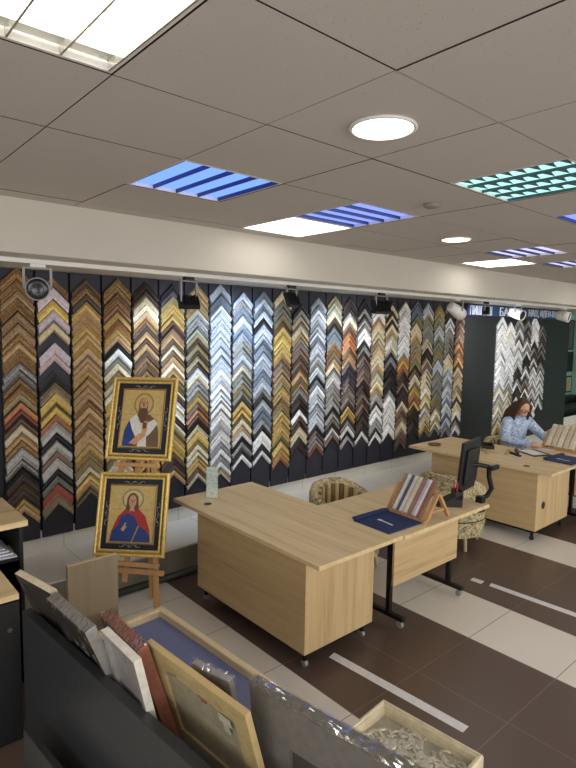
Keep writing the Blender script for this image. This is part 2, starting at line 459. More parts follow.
louver_light((3, -1), 'teal louver ceiling light with triangular cells', M['em_refl_teal'], M['louver_teal'], 'y', 8, True)
louver_light((7, 1), 'lilac louver ceiling light next to the farther white panel', M['em_refl_lilac'], M['louver_dark'], 'x', 9)
louver_light((5, -1), 'violet louver ceiling light cut by the right edge behind the teal one', M['em_refl_violet'], M['louver_dark'], 'x', 9)
louver_light((9, 1), 'farthest lilac louver ceiling light at the right edge near the beam', M['em_refl_lilac'], M['louver_dark'], 'x', 9)
panel_light((3, 2), 'bright white ceiling panel beside the blue louver light', M['em_white'])
panel_light((8, 2), 'bright white ceiling panel far along the beam', M['em_white'])
for k, ij in enumerate(((-3, -5), (1, -5), (5, -5), (9, -6), (13, -4), (16, 0), (-4, 0), (13, 1))):  # unseen panels added behind the view to brighten the room
    panel_light(ij, 'unseen white ceiling panel added to light the room from behind the view', M['em_fill'], 'added ceiling panels behind the view')
down_light(1.55, -0.47, 'large round lit downlight in the middle of the ceiling', 0.118)
down_light(5.58, 1.55, 'small far round lit downlight near the beam', 0.115)
t = tag(MB().lathe([(0.05, 0), (0.052, -0.01), (0.04, -0.022), (0.012, -0.026)], 24).build('smoke_detector', plain('detector', (150, 140, 130), 0.5), smooth=True), 'small round beige smoke detector on the ceiling between the lights', 'smoke detector')
t.location = (GX + T * 3.56, GY + T * 0.55, CZ)

# ------------------------------------------------------------------ wall boards and frame corner samples
PAL = {  # letter: (colour, metallic, ornate, words)
    'g': ((166, 124, 62), .7, 1, 'mottled gold'), 'G': ((150, 108, 50), .7, 1, 'wide mottled gold'),
    't': ((190, 150, 92), .5, 0, 'tan gold'), 'T': ((176, 136, 84), .5, 1, 'wide tan gold'),
    'y': ((206, 168, 70), .7, 0, 'bright gold'), 'Y': ((214, 176, 60), .7, 0, 'wide yellow gold'),
    'c': ((222, 206, 164), .1, 0, 'cream'), 'C': ((222, 200, 150), .1, 0, 'wide cream'),
    'w': ((236, 234, 230), .0, 0, 'white'), 'W': ((240, 238, 238), .0, 0, 'wide white'),
    's': ((160, 158, 154), .6, 1, 'silver grey'), 'S': ((172, 168, 162), .4, 0, 'wide silver grey'),
    'l': ((196, 206, 216), .3, 0, 'pale silver'), 'L': ((190, 200, 216), .4, 1, 'wide pale silver'),
    'b': ((104, 72, 44), .2, 0, 'brown'), 'r': ((128, 62, 38), .1, 0, 'red brown'), 'R': ((176, 72, 44), .1, 0, 'wide brick red'),
    'd': ((34, 32, 34), .1, 0, 'black'), 'D': ((40, 38, 42), .1, 0, 'wide black'),
    'k': ((62, 42, 30), .2, 0, 'dark brown'), 'p': ((224, 190, 192), .1, 0, 'pale pink'), 'P': ((222, 202, 214), .1, 0, 'wide pale lilac'),
    'v': ((76, 66, 84), .2, 0, 'dark violet'), 'o': ((176, 110, 48), .5, 0, 'orange brown'),
    'n': ((140, 124, 70), .5, 0, 'olive gold'), 'N': ((142, 122, 84), .3, 0, 'wide olive brown'),
    'e': ((134, 136, 120), .3, 0, 'grey green'), 'u': ((110, 126, 142), .4, 0, 'blue grey'), 'U': ((120, 134, 150), .4, 1, 'wide blue grey'),
    'm': ((128, 100, 86), .2, 0, 'mauve brown'),
}
PROF = [
    [(0, 0), (0, .022), (.10, .030), (.22, .028), (.5, .014), (.8, .012), (.86, .018), (1, .017), (1, 0)],
    [(0, 0), (0, .012), (.15, .014), (.24, .011), (.55, .020), (.8, .030), (.92, .029), (1, .022), (1, 0)],
    [(0, 0), (0, .020), (.06, .024), (.45, .025), (.82, .024), (.88, .017), (.94, .019), (1, .018), (1, 0)],
    [(0, 0), (0, .012), (.16, .023), (.35, .029), (.6, .029), (.84, .022), (.9, .014), (1, .013), (1, 0)],
]
ORD = ['first', 'second', 'third', 'fourth', 'fifth', 'sixth', 'seventh', 'eighth', 'ninth', 'tenth', 'eleventh', 'twelfth', 'thirteenth', 'fourteenth', 'fifteenth', 'sixteenth', 'seventeenth', 'eighteenth', 'nineteenth', 'twentieth', 'twenty-first', 'twenty-second', 'twenty-third', 'twenty-fourth', 'twenty-fifth', 'twenty-sixth', 'twenty-seventh', 'twenty-eighth', 'twenty-ninth', 'thirtieth', 'thirty-first', 'thirty-second', 'thirty-third', 'thirty-fourth']
def corner_geo(width, half, prof, col, metal, origin=None, roll=0.0):
    """two mitred legs; apex at the origin, in the XZ plane, standing out towards -Y. Returns verts, faces, face colours"""
    s = math.sqrt(.5); L = half / s; n = len(prof); v, fc, cl = [], [], []
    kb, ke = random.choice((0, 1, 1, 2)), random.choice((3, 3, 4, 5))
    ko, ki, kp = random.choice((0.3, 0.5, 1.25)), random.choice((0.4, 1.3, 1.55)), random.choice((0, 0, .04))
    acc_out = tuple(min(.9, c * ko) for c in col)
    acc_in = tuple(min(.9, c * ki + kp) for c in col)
    for sg in (-1, 1):
        base = len(v)
        for end in (0, 1):
            for a, z in prof:
                u = a * width
                tt = u if end == 0 else L + .8 * u
                v.append((sg * (tt * s - u * s), -z, -tt * s - u * s))
        for k in range(n - 1):
            fc.append((base + k, base + k + 1, base + n + k + 1, base + n + k))
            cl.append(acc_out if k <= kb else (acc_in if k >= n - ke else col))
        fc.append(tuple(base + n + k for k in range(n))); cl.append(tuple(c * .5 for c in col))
    if roll:
        c, q = math.cos(roll), math.sin(roll)
        v = [(x * c + z * q, y, -x * q + z * c) for x, y, z in v]
    if origin: v = [(x + origin[0], y + origin[1], z + origin[2]) for x, y, z in v]
    return v, fc, cl
def paint_mesh(me, cols, metal):
    ca = me.color_attributes.new('Col', 'FLOAT_COLOR', 'CORNER')
    for p in me.polygons:
        mt = metal[p.index] if isinstance(metal, list) else metal
        for li in p.loop_indices: ca.data[li].color = (*cols[p.index], mt)

COLS = [  # (top z, bottom z, samples from the top)
    (2.58, .50, 'GGtGTTgtGssggnorbctgSsdkbkyt'), (2.53, .51, 'TPYPC-Pp-DNYYoSdSmSdeRN'), (2.53, .55, 'bgkyttytytttytttgttgttytncytn'),
    (2.55, .52, 'ggGoyoytdwecnccyyyyccyyncctyn'), (2.54, .54, 'kkCctgbtbtbgbgnyynttksscbtyykmc'), (2.54, .58, 'dvnyyybbtbcbtctnnckwcwkcnyyYbkbt'),
    (2.54, .51, 'tgngessenknknkwcssnybobkcYnccyybc'), (2.57, .51, 'LUlLLlLLllwlwlwwwwwwwswswc'), (2.51, .62, 'LsULuuseslsceenekyynctwdsdw'),
    (2.53, .62, 'ululdLLUlLULsdluusdwwdw'), (2.54, .54, 'CeenbyYyygmttnytgnyyyynyyo'), (2.42, .64, 'decectemmbmbtntskkdwbkccdk'),
    (2.51, .59, 'LullulluLLlellduwllllllldmssr'), (2.54, .63, 'neeckduueGmtcswwsseSdsskwmd'), (2.54, .63, 'dkdscmbooobttvvvvmsmskyykswds'),
    (2.53, .65, 'ddsksswWdsdmvmmmkkkmkmkkkkdw'), (2.53, .61, 'dwWoccCctcccteccysSkwWssdw'), (2.53, .63, 'kckckctcwcsdsdddkddsWwwwwwww'),
    (2.53, .47, 'wwwwwwwwwwwoyobkkmkdkcmbmccmmm'), (2.55, .61, 'uuuenCctyettnnkmccnyooykkkdkd'), (2.53, .57, 'lwneeeecckkcmccccwycnwccyn'),
    (2.52, .57, 'nyenlleennelleeseennecccs'), (2.56, .51, 'ebklwsseescccllslllullulus'), (2.49, .50, 'kmbmbmboboybctcctckccwksw')]
RCOLS = [(2.37, .30, 8.86, 'WwwWwwwwlwwwwlwwwscwscscscscyn'), (2.28, .31, 9.16, 'wwcwwwwlwwlwwlwlwsscscscscscsc'), (2.35, .43, 9.46, 'ssswskwwswwlwwdDdswdDdwksksks'),
         (2.39, .50, 9.76, 'ksskskswsswdDdswsdsbkwksbssks'), (2.39, .55, 10.04, 'wwWwwwwdksdkwsdwswswpswssdwsw'), (2.24, .67, 10.33, 'skskvkskdskdkssdwswswwswdsww')]
PITCH, X0 = 0.2695, 1.146
count = 0
SV, SF, SC, SM, SMi = [], [], [], [], []
def column(xc, ztop, zbot, seq, half, yb, where, stuff_only):
    global count
    wts = [1.45 if c.isupper() else (1.3 if c == '-' else 1.0) for c in seq]
    unit = (ztop - zbot - half - 0.02) / sum(wts)
    z = ztop
    names = [PAL[c][3] if c != '-' else '' for c in seq]
    pos = 0
    for c, wt in zip(seq, wts):
        p = unit * wt
        if c != '-':
            colr, metal, orn, words = PAL[c]
            j = random.uniform(.74, 1.06); cc = lin(colr); gr = sum(cc) / 3; cc = tuple(min(.85, (.78 * v + .22 * gr) * j) for v in cc)
            wd = p / math.sqrt(2) * 0.95
            prof = random.choice(PROF[:2] + PROF[3:]) if orn else random.choice(PROF)
            rl = random.uniform(-.002, .002); hf = half * random.uniform(.965, 1.0)
            org = (xc + random.uniform(-.003, .003), yb - 0.0015, z)
            if not stuff_only and count < 300:
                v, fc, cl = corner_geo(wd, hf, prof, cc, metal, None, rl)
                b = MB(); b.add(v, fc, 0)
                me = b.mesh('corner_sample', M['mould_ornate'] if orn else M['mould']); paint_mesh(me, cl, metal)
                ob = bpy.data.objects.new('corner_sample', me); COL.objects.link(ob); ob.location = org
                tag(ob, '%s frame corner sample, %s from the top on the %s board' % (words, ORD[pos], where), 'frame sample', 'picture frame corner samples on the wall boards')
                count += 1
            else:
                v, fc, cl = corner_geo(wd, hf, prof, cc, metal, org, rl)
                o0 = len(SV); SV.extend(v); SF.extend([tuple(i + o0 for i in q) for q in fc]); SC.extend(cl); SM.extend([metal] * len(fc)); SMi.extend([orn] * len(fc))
            pos += 1
        z -= p
YBD = YW - 0.03
for k, (zt, zb, seq) in enumerate(COLS):
    xa = X0 + PITCH * k
    side = ORD[k] + ' from left'
    b = MB(); b.box(xa + .010, xa + PITCH - .010, YBD, YW - 0.002, 0.395, 2.568)
    for dx in (0.045, PITCH - 0.045): b.box(xa + dx, xa + dx + .004, YBD - .001, YBD, 0.395, 2.565)
    tag(b.build('sample_board', M['board'], bevel=0.002), 'tall narrow black sample board, %s along the back wall' % side, 'display board', 'black sample boards along the wall')
for k, (zt, zb, seq) in enumerate(COLS):
    column(X0 + PITCH * (k + .5), zt, zb, seq, 0.127, YBD, '%s black wall' % ORD[k], False)
xr0 = X0 + PITCH * 24 + .02
tag(MB().box(xr0, 11.44, YBD + .004, YW - 0.013, PZ + .001, 2.568).build('sample_board', M['black'], bevel=0.003), 'wide black wall panel at the right carrying the crowded zigzag of white and silver samples', 'display board')
for (zt, zb, xc, seq) in RCOLS: column(xc - .10, zt + .03, zb, seq, 0.160, YBD + .004, 'right', True)
me = bpy.data.meshes.new('frame_corner_samples'); me.from_pydata(SV, [], SF)
me.materials.append(M['mould']); me.materials.append(M['mould_ornate']); me.polygons.foreach_set('material_index', SMi)
import bmesh
paint_mesh(me, SC, SM)
bm = bmesh.new(); bm.from_mesh(me); bmesh.ops.recalc_face_normals(bm, faces=bm.faces); bm.to_mesh(me); bm.free()
ob = bpy.data.objects.new('corner_sample_stock', me); COL.objects.link(ob); ob['kind'] = 'stuff'
tag(ob, 'hundreds of farther frame corner samples covering the right half of the wall', 'frame samples')

# sign above the right panel
sg = thing('wall_sign', 'blue strip sign with silver capital letters above the right wall panel', 'sign', (0, YBD, 2.47))
MB().box(7.66, 11.0, -0.03, 0, -0.085, 0.085).build('sign_board', plain('sign_blue', (36, 52, 98), 0.5, 0, 0.06), sg, bevel=0.003)
M['sign_letter'] = plain('sign_letter', (214, 218, 226), 0.3, 0.3, 0.03)
def word(txt, x0, x1, h, parent):
    cu = bpy.data.curves.new('lettering', 'FONT'); cu.body = txt; cu.extrude = 0.006; cu.size = 1
    tmp = bpy.data.objects.new('tmp', cu); COL.objects.link(tmp)
    dg = bpy.context.evaluated_depsgraph_get(); dg.update()
    me = bpy.data.meshes.new_from_object(tmp.evaluated_get(dg)); bpy.data.objects.remove(tmp)
    xs = [v.co.x for v in me.vertices]; ys = [v.co.y for v in me.vertices]
    ax, bx, ay, by = min(xs), max(xs), min(ys), max(ys)
    for v in me.vertices:
        x = (v.co.x - ax) / (bx - ax) * (x1 - x0) + x0; y = (v.co.y - ay) / (by - ay) * h - h / 2
        v.co = (x, -0.036 - v.co.z, y)
    me.materials.clear(); me.materials.append(M['sign_letter'])
    o = bpy.data.objects.new('lettering', me); COL.objects.link(o); o.parent = parent; return o
word('ПИШИИШ', 7.72, 8.36, 0.14, sg); word('БАГЕТ', 8.62, 9.30, 0.14, sg); word('НАШ,', 9.62, 10.0, 0.14, sg); word('ИДЕИ-ВАШИ', 10.06, 10.96, 0.14, sg)

# ------------------------------------------------------------------ track rail and spot lamps
YT = 3.93
rl = MB().box(0.4, 9.8, YT - .018, YT + .018, ZB - .03, ZB); tag(rl.build('ceiling_track_rail', M['white_plastic'], bevel=0.003), 'long white track rail under the beam carrying the spot lamps', 'track rail')
def add_light(name, typ, parent, loc, energy, color, **kw):
    li = bpy.data.lights.new(name, typ); li.energy = energy; li.color = color
    for k, v in kw.items(): setattr(li, k, v)
    o = bpy.data.objects.new(name, li); COL.objects.link(o); o.parent = parent; o.location = loc; return o
def aim(o, d):
    o.rotation_mode = 'QUATERNION'; o.rotation_quaternion = Vector(d).to_track_quat('-Z', 'Y')
def spot_can(x, label, d, body, lens, r=0.062, L=0.16, drop=0.13, lit=None):
    t = thing('ceiling_spot_lamp', label, 'spot lamp', (x, YT, ZB - .03), 0, 'spot lamps on the ceiling track')
    MB().box(-.05, .05, -.02, .02, -.022, 0).build('mount', M['white_plastic'], t, bevel=0.004)
    dv = Vector(d).normalized(); c = Vector((0, 0, -drop)); side = dv.cross(Vector((0, 0, 1))).normalized()
    b = MB()
    for s in (-1, 1):
        q = c + side * s * (r + .008)
        b.bar(q, (q.x, q.y, -.03), .010, .016, up=side)
    b.bar(c + side * -(r + .012) + Vector((0, 0, drop - .026)), c + side * (r + .012) + Vector((0, 0, drop - .026)), .016, .008)
    b.build('yoke', M['grey_plastic'], t)
    q = dv.to_track_quat('Z', 'Y').to_matrix().to_4x4(); mt = Matrix.Translation(c) @ q
    MB().lathe([(r * .55, -L * .62), (r * .8, -L * .56), (r * .9, -L * .3), (r, L * .1), (r, L * .42), (r * .93, L * .42), (r * .9, L * .3), (.001, L * .28)], 28, 0, mt).build('lamp_head', body, t, smooth=True)
    MB().lathe([(.001, L * .31), (r * .42, L * .31), (r * .86, L * .36), (r * .9, L * .33), (r * .86, L * .30), (.001, L * .29)], 24, 0, mt).build('lens', lens, t, smooth=True)
    if lit: aim(add_light('beam_light', 'SPOT', t, c + dv * L * .5, lit[0], lit[1], spot_size=R(lit[2]), spot_blend=.8, shadow_soft_size=.04), d)
    return t
def flood(x, label, d, w_, h_, drop=0.14, lit=None):
    t = thing('ceiling_flood_lamp', label, 'flood lamp', (x, YT, ZB - .03), 0, 'black flood lamps on the ceiling track')
    MB().box(-.045, .045, -.02, .02, -.03, 0).build('mount', M['black_metal'], t, bevel=0.004)
    dv = Vector(d).normalized(); c = Vector((0, 0, -drop))
    b = MB()
    for s in (-1, 1): b.bar((s * w_ * .42, 0, -.02), (s * w_ * .42, 0, -drop), .014, .02, up=(0, 1, 0))
    b.bar((-w_ * .45, 0, -.034), (w_ * .45, 0, -.034), .02, .008); b.build('yoke', M['grey_plastic'], t)
    mt = Matrix.Translation(c) @ dv.to_track_quat('Z', 'Y').to_matrix().to_4x4()
    b = MB(); b.box(-w_ / 2, w_ / 2, -h_ / 2, h_ / 2, -.02, .02, 0, mt)
    for q in range(7): b.box(-w_ * .46 + q * w_ * .15, -w_ * .46 + q * w_ * .15 + .006, -h_ * .4, h_ * .4, -.04, -.02, 0, mt)
    b.build('lamp_head', M['black'], t, bevel=0.003)
    MB().box(-w_ * .44, w_ * .44, -h_ * .42, h_ * .42, .0202, .0225, 0, mt).build('lamp_glass', M['em_cool'], t)
    if lit: aim(add_light('flood_light', 'SPOT', t, c + dv * .04, lit[0], lit[1], spot_size=R(lit[2]), spot_blend=.7, shadow_soft_size=.06), lit[3] if len(lit) > 3 else d)
    return t
M['em_cool'] = emit('em_cool', (200, 220, 255), 6.0)
M['lens_dark'] = plain('lens_dark', (34, 34, 38), 0.2)
COOL, NEUT, WARM = (.62, .78, 1.0), (.92, .95, 1.0), (1.0, .86, .66)
spot_can(1.215, 'grey spot lamp with round black face above the two leftmost sample boards', (-.35, -1, -.12), M['grey_plastic'], M['lens_dark'], .075, .17, .16)
flood(2.37, 'thin tilted black flood lamp above the seventh sample board', (.25, .75, -.7), .17, .12, .20, (34, COOL, 115, (.45, .8, -.6)))
flood(3.47, 'square black flood lamp above the eleventh sample board', (-.1, .9, -.45), .14, .14, .13, (38, COOL, 115, (-.1, .8, -.7)))
flood(4.77, 'wide rectangular black flood lamp above the seventeenth sample board', (.15, .95, -.3), .22, .15, .15, (30, NEUT, 120, (.2, .8, -.7)))
spot_can(6.25, 'white spot lamp pointing along the wall at the end of the sample boards', (.95, -.12, -.45), M['white_plastic'], M['lens_dark'], .078, .24, .15, (75, NEUT, 60))
flood(6.95, 'small black lamp hanging in front of the left end of the sign', (.85, .45, -.4), .10, .10, .12, (130, NEUT, 80, (.86, .32, -.36)))
spot_can(7.84, 'white spot lamp with dark lens in front of the middle of the sign', (-.1, -.9, -.25), M['white_plastic'], M['lens_dark'], .075, .2, .14)
spot_can(9.40, 'white spot lamp with dark lens at the right end of the sign', (.15, -.9, -.2), M['white_plastic'], M['lens_dark'], .085, .2, .13)

# ------------------------------------------------------------------ desks
def desk(x0, y0, dx, dy, label, side_hole=False):
    t = thing('desk', label, 'desk', (x0, y0, 0), 0, 'oak desks in the shop')
    MB().box(0, dx, 0, dy, .722, .75).build('desk_top', M['oak_y'], t, bevel=0.0015)
    bx0, bx1, by0, by1 = .035, dx - .12, .15, dy - .31
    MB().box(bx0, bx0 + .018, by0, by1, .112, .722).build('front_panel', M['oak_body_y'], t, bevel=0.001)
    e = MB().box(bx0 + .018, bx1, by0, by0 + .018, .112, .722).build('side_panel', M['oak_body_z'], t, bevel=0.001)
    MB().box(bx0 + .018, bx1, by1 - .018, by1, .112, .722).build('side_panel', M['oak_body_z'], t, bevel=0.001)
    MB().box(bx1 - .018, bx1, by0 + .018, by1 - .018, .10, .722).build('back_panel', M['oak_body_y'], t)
    MB().box(bx0 + .02, bx1 - .02, by0 + .02, by1 - .02, .085, .112).build('base_frame', M['black_metal'], t)
    for px in (bx0 + .05, bx1 - .05):
        for py in (by0 + .05, by1 - .05):
            l = MB(); l.tube([(px, py, .088), (px, py, .045)], .017, 12); lo = l.build('leg', M['black_metal'], t)
            q = MB(); q.tube([(px - .012, py, .022), (px + .012, py, .022)], .022, 16); q.build('wheel', M['grey_plastic'] if not side_hole else M['black'], lo, smooth=False)
    g = MB(); g.lathe([(.001, .7502), (.026, .7502), (.026, .7515), (.033, .7515), (.033, .7501)], 24, 0, Matrix.Translation((.135, dy - .30 if not side_hole else .32, 0))); g.build('cable_hole', M['black'], t)
    if side_hole:
        g = MB(); g.lathe([(.001, 0), (.04, 0), (.04, .002), (.001, .002)], 24, 0, Matrix.Translation((bx0 + .16, by0, .36)) @ Matrix.Rotation(R(90), 4, 'X')); g.build('cable_hole', M['black'], t)
    return t
def side_table(x0, y0, dx, dy, label):
    t = thing('side_table', label, 'table', (x0, y0, 0), 0, 'oak return tables on wheeled legs')
    MB().box(0.002, dx, 0, dy, .722, .75).build('table_top', M['oak_y'], t, bevel=0.0015)
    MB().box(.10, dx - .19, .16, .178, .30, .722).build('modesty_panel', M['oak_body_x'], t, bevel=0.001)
    for px in (.13, dx - .21):
        l = MB(); l.box(px - .018, px + .018, .20, .236, .07, .722); l.box(px - .02, px + .02, .08, dy - .10, .055, .085)
        lo = l.build('leg', M['black_metal'], t, bevel=0.003)
        for py in (.10, dy - .12):
            q = MB(); q.tube([(px, py, .056), (px, py, .04)], .010, 8); q.tube([(px - .013, py + .012, .025), (px + .013, py + .012, .025)], .025, 16); q.build('wheel', M['grey_plastic'], lo)
    return t
desk(2.23, 2.24, .80, 1.70, 'large pale oak desk in the foreground, standing in front of the wall of samples')
side_table(3.03, 2.225, 1.11, .84, 'oak return table behind the foreground desk carrying the wooden sample stand')
desk(5.52, 2.33, .93, 1.72, 'farther pale oak desk with a round hole in its side panel', True)
side_table(6.455, 2.33, 1.15, .76, 'farther oak return table at the right edge, in front of the seated person')
t = thing('desk', 'farthest desk with a rounded pale top at the right edge beyond the seated person', 'desk', (7.95, 2.75, 0), 0)
MB().box(0, 1.6, 0, .7, .735, .77).build('desk_top', M['pine_x'], t, bevel=0.012)
MB().box(.1, .14, .05, .65, 0, .735).build('leg_panel', M['cab_black'], t); MB().box(1.46, 1.5, .05, .65, 0, .735).build('leg_panel', M['cab_black'], t); MB().box(.14, 1.46, .6, .63, .2, .735).build('modesty_panel', M['cab_black'], t)

# ------------------------------------------------------------------ tub armchairs
stripe = NT('stripe_fabric')
stripe_m = stripe.done(stripe.ramp(stripe.noise(stripe.coord(), 60, 3), [(0.3, lin((188, 164, 112))), (0.7, lin((208, 188, 138)))]), 0.85)
stripe_d = plain('stripe_dark', (126, 98, 58), 0.85)
def tub_chair(label):
    t = thing('armchair', label, 'armchair', (0, 0, 0), 0, 'patterned tub armchairs')
    # plan: back at +Y, opening towards -Y
    n = 28; a0, a1 = R(-28), R(208); ro, ri = .33, .245
    b = MB(); vs, fs = [], []
    for i in range(n + 1):
        a = a0 + (a1 - a0) * i / n; s = max(0, math.sin(a)); ht = .585 + .165 * min(1, max(0, (math.sin(a) + .35) / 1.2)) ** .8
        ca, sa = math.cos(a), math.sin(a)
        prof = [(ro - .02, .17), (ro, .25), (ro, ht - .06), (ro - .015, ht - .015), ((ro + ri) / 2, ht), (ri + .015, ht - .015), (ri, ht - .06), (ri, .40), (ri, .17)]
        for r_, z in prof: vs.append((r_ * ca, r_ * sa * 1.0, z))
    m = 9
    for i in range(n):
        for k in range(m - 1): fs.append((i * m + k, i * m + k + 1, (i + 1) * m + k + 1, (i + 1) * m + k))
    fs.append(tuple(range(m))); fs.append(tuple(n * m + k for k in range(m))[::-1])
    b.add(vs, fs); b.build('backrest', M['floral'], t, smooth=True)
    # channelled inner lining
    b = MB(); nch = 22
    for i in range(nch):
        a = a0 + (a1 - a0) * (i + .5) / nch; ht = .585 + .165 * min(1, max(0, (math.sin(a) + .35) / 1.2)) ** .8
        r_ = ri - .004; rad = (a1 - a0) * ri / nch / 2 * .98
        b.tube([(r_ * math.cos(a), r_ * math.sin(a), .44), (r_ * math.cos(a), r_ * math.sin(a), ht - .05)], rad, 8, i % 2)
    b.build('inner_lining', [stripe_m, stripe_d], t, smooth=True)
    b = MB()
    b.lathe([(.20, .30), (.235, .32), (.24, .40), (.225, .44), (.15, .455), (.001, .458)], 28); b.build('seat_cushion', M['floral'], t, smooth=True)
    b = MB(); b.prism([(.31 * math.cos(2 * math.pi * k / 28), max(-.27, .31 * math.sin(2 * math.pi * k / 28))) for k in range(28)], .13, .31); b.build('seat_base', M['floral'], t, bevel=.012)
    b = MB(); b.tube([(.331 * math.cos(a0 + (a1 - a0) * i / 24), .331 * math.sin(a0 + (a1 - a0) * i / 24), .30) for i in range(25)], .006, 6); b.build('piping', M['black'], t)
    for sx in (-1, 1):
        for sy in (-1, 1):
            q = MB(); q.tube([(sx * .2, sy * .19, .14), (sx * .215, sy * .205, 0)], [.022, .015], 10)
            q.build('leg', wood('leg_wood', (190, 170, 140), (150, 128, 96), 'z') if 'leg_wood' not in bpy.data.materials else bpy.data.materials['leg_wood'], t)
    return t
c1 = tub_chair('patterned tub armchair with striped inside behind the foreground desk and its return table')
place(c1, (3.63, 3.33, 0), R(0))
c2 = copy_tree(c1); place(c2, (4.93, 3.06, 0), R(105)); c2['label'] = 'patterned tub armchair seen from behind between the two oak desks, beyond the monitor'
c3 = copy_tree(c1); place(c3, (6.92, 3.48, 0), R(-10)); c3['label'] = 'patterned tub armchair the person sits in behind the farther desk'

# ------------------------------------------------------------------ things on the desks
def leaflet_holder():
    t = thing('leaflet_holder', 'upright clear acrylic holder with a pale leaflet standing on the foreground desk', 'leaflet holder', (2.47, 3.74, .75), R(-40))
    b = MB(); b.box(-.05, .05, -.002, 0, .0, .27); b.box(-.05, .05, .028, .03, 0, .20); b.box(-.05, .05, 0, .028, 0, .003); b.box(-.052, -.05, -.002, .03, 0, .2); b.box(.05, .052, -.002, .03, 0, .2)
    b.build('holder', M['acrylic'], t)
    m = NT('leaflet'); nz = m.noise(m.coord((1, 1, 2)), 26, 3)
    lm = m.done(m.ramp(nz, [(0.42, lin((206, 220, 212))), (0.5, lin((226, 232, 228))), (0.6, lin((240, 240, 238)))]), 0.6)
    MB().box(-.046, .046, .006, .009, .004, .262).build('leaflet', lm, t)
leaflet_holder()
# blue cloth folders with a white mark
def folder(loc, rz, label, w_=.33, d_=.36):
    t = thing('sample_folder', label, 'folder', loc, rz, 'navy folders')
    MB().box(0, w_, 0, d_, 0, .012).build('cover', M['navy'], t, bevel=.004)
    b = MB(); b.prism([(.13, .09), (.145, .085), (.155, .20), (.165, .20), (.16, .235), (.14, .235), (.135, .20), (.143, .20)], .0121, .0128); b.build('white_mark', M['paper'], t)
    b = MB(); b.box(.0, w_, d_ - .03, d_ + .015, .012, .03); b.build('fold', M['navy'], t, bevel=.006)
    return t
folder((2.965, 2.31, .75), R(-2), 'navy blue folder with a white mark at the corner of the foreground desk', .36, .34)
folder((6.06, 2.36, .75), R(-4), 'navy blue folder with a white mark on the farther desk at the right edge', .40, .30)
# tent shaped wooden stands with sample strips
def stand(loc, rz, label, glabel, strips, length=.50):
    t = thing('sample_stand', label, 'sample stand', loc, rz, 'wooden A shaped sample stands')
    w_, h_ = .13, .20
    for k, y in enumerate((0.0, length)):
        b = MB()
        for s in (-1, 1): b.bar((s * w_, y, .012), (s * .006, y, h_), .022, .032, up=(0, 1, 0))
        b.bar((-w_ * .52, y, .075), (w_ * .52, y, .075), .018, .018, up=(0, 1, 0))
        b.build('end_frame', M['easel_wood'], t, bevel=.002)
    b = MB(); b.bar((-w_ - .012, -.01, .012), (-w_ - .012, length, .012), .02, .024); b.bar((0, 0, h_ - .012), (0, length, h_ - .012), .02, .02); b.build('rail', M['easel_wood'], t)
    step = (length - .06) / len(strips)
    mt0 = t.matrix_basis if False else (Matrix.Translation(loc) @ Matrix.Rotation(rz, 4, 'Z'))
    tot = sum(q[1] for q in strips); acc = 0.0
    for i, (c, th, words) in enumerate(strips):
        th = th * (length - .05) / tot
        y = length - .025 - acc - th / 2; acc += th; th *= .9
        e1 = Vector((w_ + .02, 0, h_)).normalized(); e3 = Vector((-e1.z, 0, e1.x))
        org = Vector((-w_ - .005, y, .026)) + e3 * .013
        mt = mt0 @ axes(org, e1, (0, 1, 0), e3)
        s = thing('moulding_sample', words + ' ' + glabel, 'moulding sample', M=mt, group='moulding strips ' + glabel)
        b = MB(); b.prism([(-th / 2, 0), (th / 2, 0), (th / 2, .014), (th * .2, .022), (-th * .3, .018), (-th / 2, .012)], 0, .30, 0, Matrix(((0, 0, 1, 0), (1, 0, 0, 0), (0, 1, 0, 0), (0, 0, 0, 1))))
        b.build('strip', plain('strip', c, 0.45), s, bevel=.001)
        MB().box(-.0, .002, -th / 2, th / 2, .0, .012).build('end_cap', M['pine'], s)
stand((3.47, 2.27, .75), R(-4), 'A shaped wooden stand of moulding strips on the return table by the monitor', 'on the wooden stand beside the monitor',
      [((150, 118, 84), .045, 'narrow brown moulding strip farthest back'), ((216, 210, 206), .05, 'pale grey moulding strip'), ((74, 86, 104), .035, 'dark blue grey moulding strip'), ((204, 196, 190), .05, 'off white moulding strip'), ((212, 202, 172), .06, 'wide cream moulding strip'), ((150, 112, 104), .055, 'dusty rose moulding strip'), ((196, 180, 196), .03, 'narrow lilac moulding strip'), ((226, 220, 222), .03, 'narrow white moulding strip'), ((138, 92, 66), .06, 'reddish brown moulding strip nearest the view')], .36)
stand((6.84, 2.56, .75), R(-4), 'A shaped wooden stand of cream moulding strips at the right edge', 'on the stand at the right edge',
      [((214, 204, 176), .05, 'farthest pale cream moulding strip'), ((206, 194, 164), .05, 'second pale cream moulding strip from the back'), ((222, 214, 190), .05, 'third whitish cream moulding strip from the back'), ((200, 188, 160), .05, 'darker cream moulding strip in fourth place'), ((220, 210, 188), .05, 'nearest whitish cream moulding strip')], .40)
